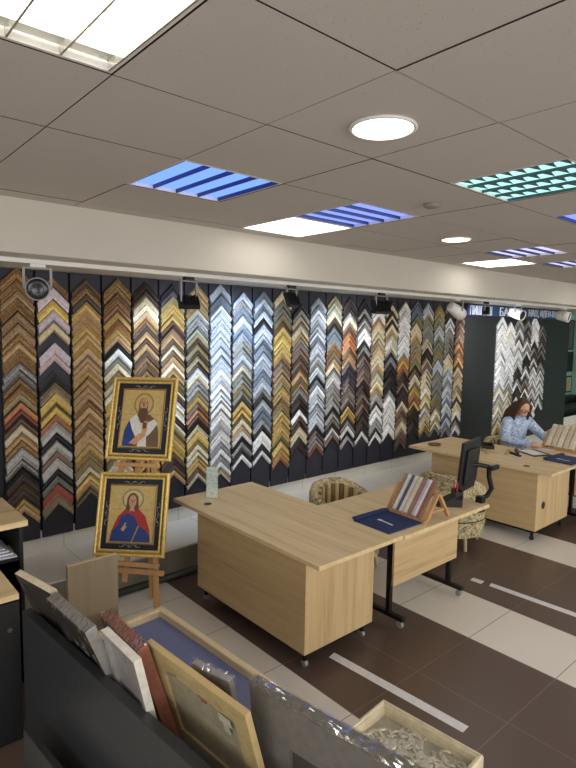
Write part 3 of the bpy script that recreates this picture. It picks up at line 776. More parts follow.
# monitor on a clamp arm
t = thing('monitor', 'black monitor seen edge on, clamped to the end of the return table', 'monitor', (4.15, 2.40, .75))
mt = Matrix.Translation((.10, .09, .255)) @ Matrix.Rotation(R(190), 4, 'Z') @ Matrix.Rotation(R(-5), 4, 'X')
b = MB(); b.box(-.185, .185, -.018, .012, -.22, .22, 0, mt); b.build('casing', M['black'], t, bevel=.006)
b = MB(); b.prism([(-.13, -.15), (.13, -.15), (.13, .15), (-.13, .15)], .012, .04, 0, mt @ Matrix.Rotation(R(-90), 4, 'X')); b.build('back_cover', M['black'], t, bevel=.015)
MB().box(-.175, .175, -.0195, -.018, -.21, .21, 0, mt).build('screen', M['black_gloss'], t)
b = MB(); b.tube([(.09, .07, .265), (.16, .03, .26), (.24, -.02, .24)], .018, 10); b.tube([(.24, -.02, .24), (.19, -.05, .17), (.17, -.09, .08), (.08, -.10, .035), (-.03, -.10, .03)], .02, 10)
b.box(.22, .34, -.06, -.03, .215, .25); b.build('arm', M['black_metal'], t, smooth=False)
b = MB(); b.box(-.05, -.01 + .02, -.13, -.07, -.0, .05); b.box(-.008, .012, -.13, -.07, -.075, .0); b.box(-.05, .0, -.12, -.08, -.08, -.066); b.build('clamp', M['black_metal'], t, bevel=.003)
# pen organizer
t = thing('pen_organizer', 'black wedge shaped pen organizer at the end of the return table below the monitor', 'pen organizer', (3.86, 2.42, .75), R(-40))
b = MB(); b.prism([(-.11, 0), (.09, 0), (.09, .11), (-.02, .06), (-.11, .012)], -.06, .06, 0, Matrix.Rotation(R(90), 4, 'X')); b.build('body', M['black'], t, bevel=.004)
b = MB(); b.ring(.03, .09, -.06, .06, [(0, .06), (0, .125), (.004, .125), (.004, .06)]); b.build('cup', M['black'], t)
PC = [((200, 40, 40), 'red pen in the black organizer, left of the blue ones'), ((36, 60, 150), 'blue pen upright in the black organizer'), ((30, 80, 160), 'light blue pen leaning in the black organizer'), ((170, 30, 50), 'dark red pen leaning left in the black organizer'), ((40, 40, 46), 'black pen at the back of the organizer')]
for k, (c, lb) in enumerate(PC):
    p = thing('pen', lb, 'pen', M=Matrix.Translation((3.86, 2.42, .75)) @ Matrix.Rotation(R(-40), 4, 'Z') @ Matrix.Translation((.045 + .008 * (k % 3), -.04 + .02 * k, .065)) @ Matrix.Rotation(R(6 - 4 * k), 4, 'X'), group='pens in the black organizer')
    MB().tube([(0, 0, .05), (0, 0, .13)], .006, 8).build('barrel', plain('pen_ink', c, .4), p); MB().tube([(0, 0, .052), (0, 0, .012), (0, 0, .0)], [.0055, .005, .0015], 8).build('tip', M['grey_plastic'], p)
tag(place(MB().box(0, .10, 0, .14, 0, .008).build('paper_pad', M['paper']), (3.79, 2.56, .75), R(20)), 'small white pad of paper beside the black pen organizer', 'paper')

# clutter on the farther desks
t = tag(place(MB().lathe([(.001, .006), (.06, .006), (.075, .02), (.082, .02), (.07, 0), (.001, 0)], 28).build('dish', plain('dish_brown', (120, 92, 60), .5), smooth=True), (5.78, 3.86, .75)), 'small round brown dish at the back end of the farther desk', 'dish')
t = tag(place(MB().lathe([(.012, 0), (.012, .02), (.004, .03), (.001, .03)], 12).build('knob_sample', M['gold_dark']), (5.78, 3.86, .758)), 'tiny brass knob lying in the brown dish', 'knob')
for k, (x, y, a, L, c, lb) in enumerate(((5.83, 3.18, 40, .26, (198, 168, 116), 'pale wooden moulding offcut lying nearest the monitor on the farther desk'), (5.93, 3.13, 75, .22, (206, 180, 130), 'pale wooden moulding offcut crossing another on the farther desk'), (5.99, 3.05, 20, .24, (190, 158, 104), 'pale wooden moulding offcut beside the black ones'), (6.12, 2.98, 30, .26, (44, 32, 26), 'dark brown moulding offcut lying on the farther desk'), (6.02, 2.90, 60, .20, (36, 28, 24), 'short black moulding offcut nearest the front of the farther desk'))):
    b = MB(); b.prism([(-.018, 0), (.018, 0), (.018, .012), (.0, .02), (-.018, .016)], 0, L, 0, Matrix(((0, 0, 1, 0), (1, 0, 0, 0), (0, 1, 0, 0), (0, 0, 0, 1))))
    tag(place(b.build('moulding_offcut', plain('offcut', c, .5), bevel=.001), (x, y, .7505 + .0), R(a)), lb, 'moulding offcut', 'moulding offcuts on the desk')
b = MB(); b.box(-.12, .12, -.07, .07, 0, .008); b.ring(-.12, .12, -.07, .07, [(0, .006), (0, .04), (.005, .04), (.005, .006)])
tag(place(b.build('desk_tray', M['black'], bevel=.002), (6.20, 3.40, .75), R(35)), 'black open tray on the farther desk beside the armchair', 'tray')
t = thing('clipboard', 'black clipboard with white paper in front of the seated person', 'clipboard', (6.34, 2.90, .75), R(-25))
MB().box(-.13, .13, -.17, .17, 0, .006).build('board', M['black'], t, bevel=.002); MB().box(-.10, .08, -.12, .14, .0061, .008).build('sheet', M['paper'], t); MB().box(-.04, .04, .14, .17, .006, .016).build('clip', M['steel'], t, bevel=.002)
t = thing('telephone', 'dark desk telephone by the hands of the seated person', 'telephone', (7.34, 2.86, .75), R(20))
b = MB(); b.prism([(-.09, 0), (.09, 0), (.09, .05), (-.09, .025)], -.08, .08, 0, Matrix.Rotation(R(90), 4, 'X')); b.build('base', M['black'], t, bevel=.005)
b = MB(); b.tube([(-.02, -.09, .075), (-.02, .09, .075)], .018, 10); b.build('handset', M['black'], t)

# ------------------------------------------------------------------ easel with two icons
a_, ti = R(50), R(18)
ex = Vector((math.cos(a_), -math.sin(a_), 0)); nh = Vector((-math.sin(a_), -math.cos(a_), 0))
e2 = Vector((0, 0, math.cos(ti))) - nh * math.sin(ti); e3 = ex.cross(e2)
CU = Vector((1.914, 3.85, 1.452)); CL = Vector((1.757, 3.712, .779))
def icon(center, w_, h_, rl, label, fig):
    q1 = ex * math.cos(rl) + e2 * math.sin(rl); q2 = -ex * math.sin(rl) + e2 * math.cos(rl)
    t = thing('icon_picture', label, 'framed picture', M=axes(center, q1, q2, e3), group='framed icons on the easel')
    x, y = w_ / 2, h_ / 2
    MB().ring(-x, x, -y, y, [(0, -.018), (0, .006), (.006, .014), (.014, .014), (.020, .008), (.034, .004), (.042, .006), (.048, .002), (.048, -.018)], [0, 0, 0, 0, 1, 0, 0, 1, 0]).build('frame', [M['gold'], M['gold_dark']], t)
    MB().box(-x + .046, x - .046, -y + .046, y - .046, -.016, -.008).build('mat_board', M['icon_mat'], t)
    b = MB()
    def curl(cx, cy, ln, ang, sgn):
        d = Vector((math.cos(ang), math.sin(ang))); n_ = Vector((-d.y, d.x))
        pts = []
        for k in range(25):
            s = k / 24; p = Vector((cx, cy)) + d * (s - .5) * ln + n_ * math.sin(s * math.pi * 5) * .009 * sgn
            pts.append((p.x, p.y, -.0075))
        b.tube(pts, .0016, 5)
        for s in (-.3, 0, .3):
            p = Vector((cx, cy)) + d * s * ln
            b.tube([(p.x + .008 * math.cos(u), p.y + .006 * math.sin(u), -.0075) for u in [i * .7 for i in range(8)]], .0014, 5)
    curl(0, y - .073, .16, 0, 1); curl(0, -y + .073, .16, 0, -1); curl(-x + .070, .0, .17, R(90), 1); curl(x - .070, .0, .17, R(90), -1)
    b.build('ornament', M['icon_orn'], t)
    px, py = x - .098, y - .098
    MB().ring(-px - .012, px + .012, -py - .012, py + .012, [(0, -.009), (0, -.002), (.006, .001), (.012, -.004), (.012, -.009)]).build('inner_frame', M['gold_dark'], t)
    b = MB(); b.box(-px, px, -py, py, -.009, -.0068, 0)
    lay = [0]
    def poly(pts, mi):
        lay[0] += 1; z = -.0068 + lay[0] * .0004
        b.add([(p[0] * px, p[1] * py, z) for p in pts], [tuple(range(len(pts)))], mi)
    def disc(cx, cy, rx, ry, mi, n=28): poly([(cx + rx * math.cos(2 * math.pi * k / n), cy + ry * math.sin(2 * math.pi * k / n)) for k in range(n)], mi)
    fig(poly, disc)
    b.build('painting', M['icon'], t)
    return t
M['icon_mat'] = plain('icon_mat', (24, 28, 40), .6)
M['icon_orn'] = plain('icon_orn', (150, 156, 162), .5)
cols = [(206, 178, 112), (160, 128, 70), (222, 196, 132), (98, 70, 50), (206, 156, 116), (40, 66, 130), (178, 48, 44), (228, 222, 214), (112, 86, 62), (60, 40, 30), (196, 160, 80), (150, 140, 120)]
M['icon'] = [plain('icon_paint', c, .45, 0, .12, 40) for c in cols]
def saint_a(poly, disc):
    disc(.02, .50, .50, .40, 1); disc(.02, .50, .42, .335, 0)
    poly([(-.98, .12), (.98, .12), (.98, .135), (-.98, .135)], 1)
    poly([(-.88, -.98), (-.84, -.45), (-.62, -.08), (-.25, .14), (.35, .14), (.70, -.05), (.88, -.45), (.92, -.98)], 8)
    poly([(-.88, -.98), (-.84, -.45), (-.66, -.12), (-.45, -.30), (-.30, -.75), (-.35, -.98)], 5)
    poly([(-.62, -.06), (-.30, .16), (-.05, -.15), (.30, -.15), (.62, -.02), (.80, -.18), (.45, -.55), (.1, -.75), (-.2, -.70), (-.45, -.40)], 7)
    poly([(-.12, -.98), (-.05, -.55), (.28, -.55), (.34, -.98)], 7)
    poly([(-.55, -.88), (-.1, -.55), (.2, -.45), (.28, -.60), (-.2, -.92)], 4)
    poly([(.02, -.10), (.32, -.10), (.30, -.50), (.06, -.50)], 4); poly([(.08, -.15), (.26, -.15), (.25, -.36), (.09, -.36)], 3)
    disc(.02, .44, .23, .29, 3); disc(.03, .48, .185, .24, 4)
    poly([(-.20, .30), (-.06, .36), (.12, .36), (.26, .30), (.24, .02), (.10, -.16), (-.06, -.16), (-.20, .05)], 3)
    poly([(-.10, .56), (-.02, .565), (-.02, .54), (-.10, .535)], 9); poly([(.08, .565), (.16, .56), (.16, .535), (.08, .54)], 9); poly([(.0, .54), (.06, .54), (.07, .42), (-.01, .42)], 8)
def saint_b(poly, disc):
    disc(0, .52, .50, .38, 11); disc(0, .52, .42, .32, 2)
    poly([(-.98, .15), (-.45, .15), (-.45, .165), (-.98, .165)], 1); poly([(.45, .15), (.98, .15), (.98, .165), (.45, .165)], 1)
    poly([(-.92, -.98), (-.86, -.60), (-.62, -.10), (-.26, .20), (.28, .20), (.62, -.08), (.84, -.55), (.90, -.98)], 6)
    poly([(-.92, -.98), (-.84, -.62), (-.60, -.42), (-.50, -.10), (-.2, .02), (.10, -.06), (.34, -.40), (.70, -.58), (.88, -.80), (.90, -.98)], 5)
    poly([(-.25, -.98), (-.12, -.15), (.12, -.15), (.30, -.98)], 5)
    poly([(.05, -.98), (.10, -.98), (.36, -.42), (.32, -.40)], 10); poly([(-.40, -.60), (-.28, -.30), (-.22, -.32), (-.30, -.62)], 10)
    poly([(-.45, -.55), (-.30, -.38), (-.18, -.46), (-.34, -.62)], 4)
    disc(0, .47, .26, .28, 3); poly([(-.26, .45), (.26, .45), (.30, .18), (.15, .10), (-.15, .10), (-.28, .18)], 3)
    disc(0, .45, .17, .23, 4); poly([(-.08, .25), (.08, .25), (.12, .10), (-.12, .10)], 4)
    poly([(-.11, .50), (-.04, .505), (-.04, .48), (-.11, .475)], 9); poly([(.04, .505), (.11, .50), (.11, .475), (.04, .48)], 9); poly([(-.02, .48), (.03, .48), (.035, .38), (-.025, .38)], 8); poly([(-.05, .32), (.05, .32), (.0, .30)], 6)
icon(CU, .512, .630, .012, 'gold framed icon of a bearded figure in a white stole, upper one on the easel', saint_a)
icon(CL, .535, .598, .035, 'gold framed icon of a figure in red and blue robes, lower one on the easel', saint_b)
t = thing('easel', 'light wooden easel holding the two gold framed icons', 'easel', (1.6, 3.6, 0))
inv = Matrix.Translation((-1.6, -3.6, 0))
def PL(u, z, off=-.034):
    v = (z - CU.z) / math.cos(ti); p = CU + ex * u + e2 * v + e3 * off
    return inv @ Vector((p.x, p.y, z if off == 0 else p.z))
for s in (-1, 1):
    top = PL(s * .05, 1.62); bot = PL(s * .285, 0.012); bot.z = 0
    b = MB(); b.bar(bot, top, .038, .020, up=e3); b.build('front_leg', M['easel_wood'], t, bevel=.002)
b = MB(); b.bar(inv @ Vector((1.99, 3.87, 0)), PL(0, 1.50, -.06), .036, .02, up=ex); b.build('rear_leg', M['easel_wood'], t, bevel=.002)
b = MB(); b.bar(PL(-.29, .405, -.028), PL(.29, .405, -.028), .02, .036, up=e2); b.build('crossbar', M['easel_wood'], t, bevel=.002)
b = MB(); b.bar(PL(0, .33, -.034), PL(0, 1.72, -.034), .04, .016, up=e3); b.build('mast', M['easel_wood'], t, bevel=.002)
for z0, wd in ((.452, .5), (1.118, .34)):
    b = MB(); b.bar(PL(-wd / 2, z0, -.006), PL(wd / 2, z0, -.006), .028, .05, up=e3); b.build('ledge', M['easel_wood'], t, bevel=.002)

# ------------------------------------------------------------------ cabinets at the left
t = thing('tall_cabinet', 'black cabinet with an oak top and open shelf of papers at the left edge', 'cabinet', (-.4, 3.39, 0))
b = MB(); b.box(0, 1.325, .5, .52, 0, .97); b.box(1.305, 1.325, 0, .5, 0, .97); b.box(0, .02, 0, .5, 0, .97); b.build('body', M['cab_black'], t)
MB().box(0, 1.35, -.02, .54, .97, 1.005).build('cabinet_top', M['oak_x'], t, bevel=.002)
for z0 in (.06, .40, .765): MB().box(.02, 1.305, .01, .5, z0, z0 + .018).build('shelf', M['cab_black'], t)
for k in range(5):
    tag(place(MB().box(0, .297, 0, .21, 0, .006 + .003 * (k % 2)).build('paper_sheaf', plain('sheaf', (222 - 6 * k, 224 - 6 * k, 234 - 4 * k), .7, 0, .02), bevel=.001), (.60 - .012 * k, 3.425 + .01 * k, .783 + .0095 * k), R(-3 + 4 * (k % 3))),
        '%s sheaf of white paper from the bottom in the stack on the black shelf' % ORD[k], 'paper', 'sheaves on the black shelf')
t = thing('low_cabinet', 'low black cabinet with a pale wooden top edge at the left edge', 'cabinet', (-.485, 2.90, 0))
MB().box(0, 1.255, .02, .45, 0, .765).build('body', M['cab_black'], t, bevel=.002)
MB().box(0, 1.25, 0, .46, .765, .795).build('cabinet_top', M['oak_x'], t, bevel=.002)
MB().box(.66, 1.25, 0, .02, .06, .755).build('door', M['cab_black'], t, bevel=.002)
MB().box(.06, .65, 0, .02, .06, .755).build('door', M['cab_black'], t, bevel=.002)
b = MB(); b.lathe([(.001, 0), (.012, 0), (.012, .01), (.001, .01)], 16, 0, Matrix.Translation((1.20, 0, .62)) @ Matrix.Rotation(R(90), 4, 'X')); b.build('lock', M['steel'], t)
o = MB().box(0, .272, 0, .032, 0, .886).build('wooden_panel', M['panel_wood'], bevel=.0015)
tag(place(o, (.990, 2.85, 0), R(-1)), 'upright plain beige wooden panel standing on the floor beside the easel', 'panel')
o.data.materials.append(M['pine_x'])
for p in o.data.polygons:
    if p.normal.z > .9: p.material_index = 1

# ------------------------------------------------------------------ rack of frames in the foreground
th = R(4.9); d2 = Vector((math.sin(th), -math.cos(th), 0)); p2 = Vector((math.cos(th), math.sin(th), 0))   # along towards the view, and to the right
RO = Vector((.722, 2.70, 0))
t = thing('display_rack', 'black display rack with a sloping row of frames leaning on its back board', 'display rack', M=axes(RO, p2, d2 * -1, (0, 0, 1)))
rack = t
MB().box(0, .042, -2.3, 0, 0, .80).build('back_board', M['rack_black'], t, bevel=.002)
MB().box(-.105, -.075, -2.1, -.26, 0, .40).build('front_lip', M['rack_black'], t, bevel=.002)
MB().box(-.075, 0, -2.1, -.26, 0, .06).build('slot_floor', M['rack_black'], t)
MB().box(.042, .60, -2.3, -.12, 0, .528).build('base', M['cab_black'], t)
# tray with pale rim and blue felt
th2 = R(3.3); d3 = Vector((math.sin(th2), -math.cos(th2), 0)); p3 = Vector((math.cos(th2), math.sin(th2), 0))
C1 = Vector((1.435, 2.665, .53))
t = thing('felt_tray', 'long shallow tray with pale wooden rim and blue felt bottom beneath the frames', 'tray', M=axes(C1, p3, d3 * -1, (0, 0, 1)))
MB().ring(-.57, 0, -2.1, 0, [(0, 0), (0, .07), (.004, .074), (.032, .074), (.036, .070), (.036, 0)]).build('rim', M['pine'], t)
MB().box(-.536, -.034, -2.066, -.034, .001, .036).build('felt', M['felt'], t)
def leaning(A, B, tilt, h, name, label, group=None):
    A, B = Vector(A), Vector(B); e1 = (B - A).normalized(); ph = Vector((0, 0, 1)).cross(e1)
    if ph.x > 0: ph = -ph
    up = Vector((0, 0, math.cos(tilt))) + ph * math.sin(tilt)
    nn = e1.cross(up)
    t = thing(name, label, 'picture frame', M=axes(A, e1, up, nn), group=group)
    return t, (B - A).length
def wrapsheet(t, w_, th, down, seed, amp=.0045):
    rnd = random.Random(seed); b = MB(); nx, ny = 28, 14
    vs, fs = [], []
    for i in range(nx + 1):
        for j in range(ny + 1):
            s = j / ny * (th + down + .05); x = -.006 + (w_ + .012) * i / nx
            if s < .05: y, z = .004 - (.05 - s), -th - .004
            elif s < .05 + th: y, z = .004, -th + (s - .05)
            else: y, z = .004 - (s - .05 - th), .004
            a = rnd.uniform(0, amp)
            vs.append((x + rnd.uniform(-.003, .003), y + (a if .05 <= s <= .05 + th else 0), z + (a if s > .05 + th else (-a if s < .05 else 0))))
    for i in range(nx):
        for j in range(ny): fs.append((i * (ny + 1) + j, (i + 1) * (ny + 1) + j, (i + 1) * (ny + 1) + j + 1, i * (ny + 1) + j + 1))
    b.add(vs, fs); return b.build('plastic_wrap', M['wrap'], t)
def back_frame(A, B, tilt, h, th, border, mats, label, wrap=0, seed=1):
    t, w_ = leaning(A, B, tilt, h, 'picture_frame', label, 'frames leaning in the rack')
    MB().ring(0, w_, -h, 0, [(0, -th), (0, 0), (border, 0), (border, -th * .5), (border * .8, -th)], [0] + [1 if len(mats) > 2 else 0] * 3 + [0]).build('frame', [mats[0], mats[-1]], t, bevel=.001)
    MB().box(border - .008, w_ - border + .008, -h + border - .008, -border + .008, -th * .62, -th * .40).build('backing_card', mats[1], t)
    if wrap: wrapsheet(t, w_, th, wrap, seed)
    return t, w_
M['cream_f'] = plain('cream_f', (214, 202, 172), .5); M['silver_f'] = plain('silver_f', (178, 174, 172), .35, .5, .15, 40); M['white_f'] = plain('white_f', (222, 216, 206), .5)
M['brown_f'] = plain('brown_f', (146, 92, 76), .4, 0, .15, 40); M['card'] = plain('card', (164, 152, 130), .8); M['card_dark'] = plain('card_dark', (66, 58, 52), .8); M['grey_f'] = plain('grey_f', (108, 104, 98), .5); M['dark_f'] = plain('dark_f', (58, 54, 50), .5)
back_frame((.682, 2.650, 1.01), (.742, 2.350, 1.01), R(22), .46, .030, .04, (M['cream_f'], M['dark_f'], M['dark_f']), 'plastic wrapped frame with a cream edge, farthest left in the rack')
back_frame((.722, 2.338, 1.0), (.742, 1.972, 1.0), R(21.5), .455, .045, .04, (M['silver_f'], M['dark_f'], M['dark_f']), 'plastic wrapped silver frame leaning next to the cream one in the rack', .16, 4)
back_frame((.796, 1.955, 1.0), (.798, 1.686, 1.0), R(13), .435, .030, .03, (M['white_f'], M['silver_f'], M['silver_f']), 'frame with a plain white edge leaning in front of the brown one')
back_frame((.836, 2.060, 1.0), (.836, 1.740, 1.0), R(17), .44, .045, .04, (M['brown_f'], M['grey_f'], M['grey_f']), 'reddish brown frame wrapped in clear film leaning on the blue felt', .02, 5)
back_frame((.950, 1.560, 1.0), (.987, 1.394, 1.0), R(16), .44, .022, .03, (M['silver_f'], M['card']), 'small silver frame in film half hidden behind the tan frame', .06, 6)
tt, fw_ = back_frame((.890, 1.776, 1.0), (.932, 1.233, 1.0), R(16), .44, .022, .075, (M['tan_wood'], M['card']), 'tan raw wood frame turned back to front with a hanger, middle of the rack')
b = MB(); b.prism([(.30 + .022 * (1 if k % 2 else .45) * math.cos(k * math.pi / 5), -.085 + .022 * (1 if k % 2 else .45) * math.sin(k * math.pi / 5)) for k in range(10)], -.009, -.002); b.build('hanger', M['brown_f'], tt)
b = MB(); b.tube([(.08, -.10, .003), (.13, -.07, .006), (.17, -.06, .004)], .0015, 6); b.build('hanging_wire', M['steel'], tt)
b = MB(); b.box(.39, .45, -.115, -.08, .0005, .0015); b.box(.405, .435, -.15, -.115, .0005, .0015); b.build('tape', plain('tape_w', (206, 198, 180), .3), tt)
b = MB(); b.box(.002, fw_ - .002, -.43, -.002, .0018, .0026); b.build('plastic_wrap', M['glass'], tt)
tt, fw_ = back_frame((1.040, 1.355, 1.0), (1.138, .70, 1.0), R(5), .428, .040, .16, (M['grey_f'], M['card_dark']), 'large dark grey frame in shiny film at the near end of the rack', .012, 8)
# ornate silver frame lying over the tray rim
O1 = Vector((1.690, 1.318, .668)); d4 = (Vector((1.724, .925, 0)) - Vector((1.690, 1.318, 0))).normalized(); p4 = Vector((-d4.y, d4.x, 0))
po = place(MB().box(-.125, 0, -.55, 0, 0, .612).build('plinth', M['cab_black']), (1.665, 1.26, 0), R(4.5))
po.parent = rack; po.matrix_parent_inverse = axes(RO, p2, d2 * -1, (0, 0, 1)).inverted()
t = thing('ornate_frame', 'deep cream rimmed frame with silver scroll relief lying flat at the bottom edge', 'picture frame', M=axes(O1 - Vector((0, 0, .055)), p4, d4 * -1, (0, 0, 1)))
ow, ol = .245, .42
MB().ring(-ow, 0, -ol, 0, [(0, 0), (0, .045), (.004, .055), (.012, .055), (.014, .049), (.020, .047), (.024, .03), (.026, .0)]).build('frame', M['cream_f'], t)
M['silver_relief'] = plain('silver_relief', (214, 208, 190), .3, .6, .12, 50, .15)
b = MB(); b.box(-ow + .022, -.022, -ol + .022, -.022, .002, .010); b.build('panel', plain('relief_ground', (178, 174, 158), .35, .4), t)
b = MB(); rnd = random.Random(5)
for k in range(44):
    cx, cy = rnd.uniform(-ow + .055, -.05), rnd.uniform(-ol + .05, -.05); a0 = rnd.uniform(0, 6.28); sg_ = rnd.choice((-1, 1)); r0_ = rnd.uniform(.022, .048)
    pts, rs = [], []
    for q in range(16):
        s = q / 15; rad = r0_ * (1.15 - .85 * s); a = a0 + sg_ * s * 4.2
        pts.append((min(-.028, max(-ow + .028, cx + rad * math.cos(a))), min(-.028, max(-ol + .028, cy + rad * math.sin(a))), .012)); rs.append(.0075 * (1 - .6 * s) + .001)
    b.tube(pts, rs, 6)
b.ell((-ow * .62, -.13, .012), (.03, .03, .014)); b.build('relief', M['silver_relief'], t, smooth=True)
# ------------------------------------------------------------------ floor tape
for k, (x0, y0, x1, y1, lb) in enumerate(((2.535, 2.42, 2.60, 1.465, 'long strip of white tape on the brown floor beside the foreground desk'), (4.29, 2.435, 4.30, 2.335, 'short torn scrap of white tape on the brown floor'), (4.315, 2.28, 4.37, 1.2, 'long strip of white tape on the brown floor at the right edge'), (6.95, 2.1, 6.97, 1.5, 'white tape strip on the brown floor under the farther desk at the right'))):
    b = MB(); d = Vector((x1 - x0, y1 - y0, 0)); n_ = Vector((-d.y, d.x, 0)).normalized() * .034
    A, B = Vector((x0, y0, 0)), Vector((x1, y1, 0))
    b.prism([tuple((A + n_)[:2]), tuple((A - n_ * .9 + d * .01)[:2]), tuple((B - n_)[:2]), tuple((B + n_ * .9)[:2])], .0003, .0022)
    tag(b.build('floor_tape', plain('tape', (232, 230, 232), .4, 0, .05, 20)), lb, 'tape', 'white tape strips on the floor')

# ------------------------------------------------------------------ far alcove
for (x, z0, z1, w_, c, lb) in ((13.72, 1.74, 2.45, .5, (92, 96, 92), 'grey framed picture high on the pale green far wall'), (13.76, 1.22, 1.70, .5, (26, 30, 30), 'black framed picture below the grey one on the green far wall'), (13.85, .72, 1.12, .36, (176, 170, 150), 'small pale picture low on the green far wall')):
    t = thing('wall_picture', lb, 'framed picture', (x, 5.6, z0), 0, 'pictures on the far wall')
    MB().ring(-w_ / 2, w_ / 2, 0, z1 - z0, [(0, 0), (0, .02), (.03, .025), (.035, 0)], 0, Matrix.Rotation(R(90), 4, 'X')).build('frame', M['black'], t)
    MB().box(-w_ / 2 + .03, w_ / 2 - .03, -.012, -.002, .03, z1 - z0 - .03).build('picture', plain('pic', c, .5, 0, .3, 6), t)
t = thing('dark_sofa', 'low black sofa in the alcove beyond the wall panel at the right', 'sofa', (12.0, 4.95, PZ))
MB().box(0, 1.9, .0, .6, .08, .28).build('seat', M['black'], t, bevel=.03); MB().box(0, 1.9, .42, .6, .28, .42).build('backrest', M['black'], t, bevel=.03)
for q in (0, 1.75): MB().box(q, q + .15, .0, .42, .28, .38).build('armrest', M['black'], t, bevel=.03)
for q in (.05, 1.8):
    for y in (.06, .5): MB().box(q, q + .05, y, y + .05, 0, .08).build('leg', M['black'], t)
t = thing('monitor', 'black monitor on the farthest desk at the right edge', 'monitor', (8.75, 3.1, .77), R(20))
MB().box(-.28, .28, -.02, .02, .1, .44).build('casing', M['black'], t, bevel=.006); MB().box(-.27, .27, -.0215, -.02, .11, .43).build('screen', M['black_gloss'], t); MB().box(-.03, .03, .0, .03, .0, .12).build('stem', M['black'], t); MB().box(-.12, .12, -.08, .08, 0, .012).build('foot', M['black'], t, bevel=.003)

# ------------------------------------------------------------------ person
def limbs(b, chains, joints, grow=0.0):
    """tapered round limbs through the joints; joints with two radii make an elliptical trunk. All are fused by remesh()"""
    def rad(i):
        r = joints[i][1]; return (r[0] + grow, r[1] + grow) if isinstance(r, tuple) else (r + grow, r + grow)
    for ch in chains:
        pts, rr_ = [], []
        for a, c in zip(ch[:-1], ch[1:]):          # resample each bone so that the surface swells smoothly
            pa, pc = Vector(joints[a][0]), Vector(joints[c][0]); ra, rc = rad(a), rad(c)
            for k in range(4):
                t = k / 4; q = t * t * (3 - 2 * t); pts.append(pa.lerp(pc, t)); rr_.append((ra[0] + (rc[0] - ra[0]) * q, ra[1] + (rc[1] - ra[1]) * q))
        pts.append(Vector(joints[ch[-1]][0])); rr_.append(rad(ch[-1]))
        for p, r in zip(pts, rr_): b.ell(p, (r[0], r[1], max(r[1], min(r))), 16, 10)
        if all(abs(r[0] - r[1]) < 1e-6 for r in rr_): b.tube(pts, [r[0] for r in rr_], 16)
        else:
            n = 20; vs, fs = [], []
            for p, r in zip(pts, rr_):
                for k in range(n): vs.append((p.x + r[0] * math.cos(2 * math.pi * k / n), p.y + r[1] * math.sin(2 * math.pi * k / n), p.z))
            for q in range(len(pts) - 1):
                for k in range(n): fs.append((q * n + k, q * n + (k + 1) % n, (q + 1) * n + (k + 1) % n, (q + 1) * n + k))
            fs.append(tuple(range(n))[::-1]); fs.append(tuple((len(pts) - 1) * n + k for k in range(n)))
            b.add(vs, fs)
def remesh(b, name, mat, parent, voxel, smooth=4):
    o = b.build(name, mat, parent)
    m = o.modifiers.new('r', 'REMESH'); m.mode = 'VOXEL'; m.voxel_size = voxel; m.use_smooth_shade = True
    if smooth:
        s = o.modifiers.new('sm', 'SMOOTH'); s.iterations = smooth; s.factor = .5
    dg = bpy.context.evaluated_depsgraph_get(); dg.update()
    em = bpy.data.meshes.new_from_object(o.evaluated_get(dg)); o.modifiers.clear(); old = o.data; o.data = em; bpy.data.meshes.remove(old)
    return o
PM = Matrix.Translation((6.90, 3.42, 0)) @ Matrix.Rotation(R(-24), 4, 'Z')
pr = thing('person', 'person with long brown hair, glasses and a blue patterned blouse, seated writing', 'person', M=PM)
J = [((0, .02, .57), (.15, .115)), ((0, .01, .72), (.125, .095)), ((0, -.02, .88), (.14, .10)), ((0, -.05, 1.0), (.10, .075)), ((0, -.075, 1.07), .05), ((0, -.10, 1.12), .048),
     ((-.15, -.05, 1.0), .058), ((-.21, -.09, .92), .05), ((-.27, -.17, .815), .040), ((-.20, -.30, .80), .036), ((-.10, -.42, .792), .026),
     ((.15, -.05, 1.0), .058), ((.22, -.10, .92), .05), ((.29, -.20, .82), .040), ((.26, -.33, .80), .036), ((.18, -.47, .792), .026),
     ((-.09, -.02, .54), .095), ((-.11, -.24, .535), .085), ((-.12, -.45, .51), .062), ((-.12, -.44, .30), .055), ((-.12, -.42, .09), .038), ((-.12, -.47, .045), .038), ((-.12, -.58, .03), .028),
     ((.09, -.02, .54), .095), ((.11, -.24, .535), .085), ((.12, -.45, .51), .062), ((.12, -.44, .30), .055), ((.12, -.42, .09), .038), ((.12, -.47, .045), .038), ((.12, -.58, .03), .028)]
CH = [[0, 1, 2, 3, 4, 5], [3, 6, 7, 8, 9, 10], [3, 11, 12, 13, 14, 15], [0, 16, 17, 18, 19, 20, 21, 22], [0, 23, 24, 25, 26, 27, 28, 29]]
b = MB(); limbs(b, CH, J)
HM = Matrix.Translation((.0, -.135, 1.185)) @ Matrix.Rotation(R(-12), 4, 'Z') @ Matrix.Rotation(R(22), 4, 'X')   # looks down at the desk (face towards local -Y)
b.ell((0, .005, .02), (.072, .092, .098), 24, 16, 0, HM); b.ell((0, -.03, -.045), (.052, .058, .058), 20, 14, 0, HM)
b.tube([(0, -.082, .02), (0, -.102, -.012), (0, -.098, -.022)], [.010, .014, .010], 8, 0, HM)
for s in (-1, 1): b.ell((s * .074, .01, .0), (.009, .018, .028), 10, 8, 0, HM)
b.ell((0, -.086, -.050), (.022, .008, .005), 12, 6, 0, HM); b.ell((0, -.085, -.061), (.019, .008, .006), 12, 6, 0, HM)
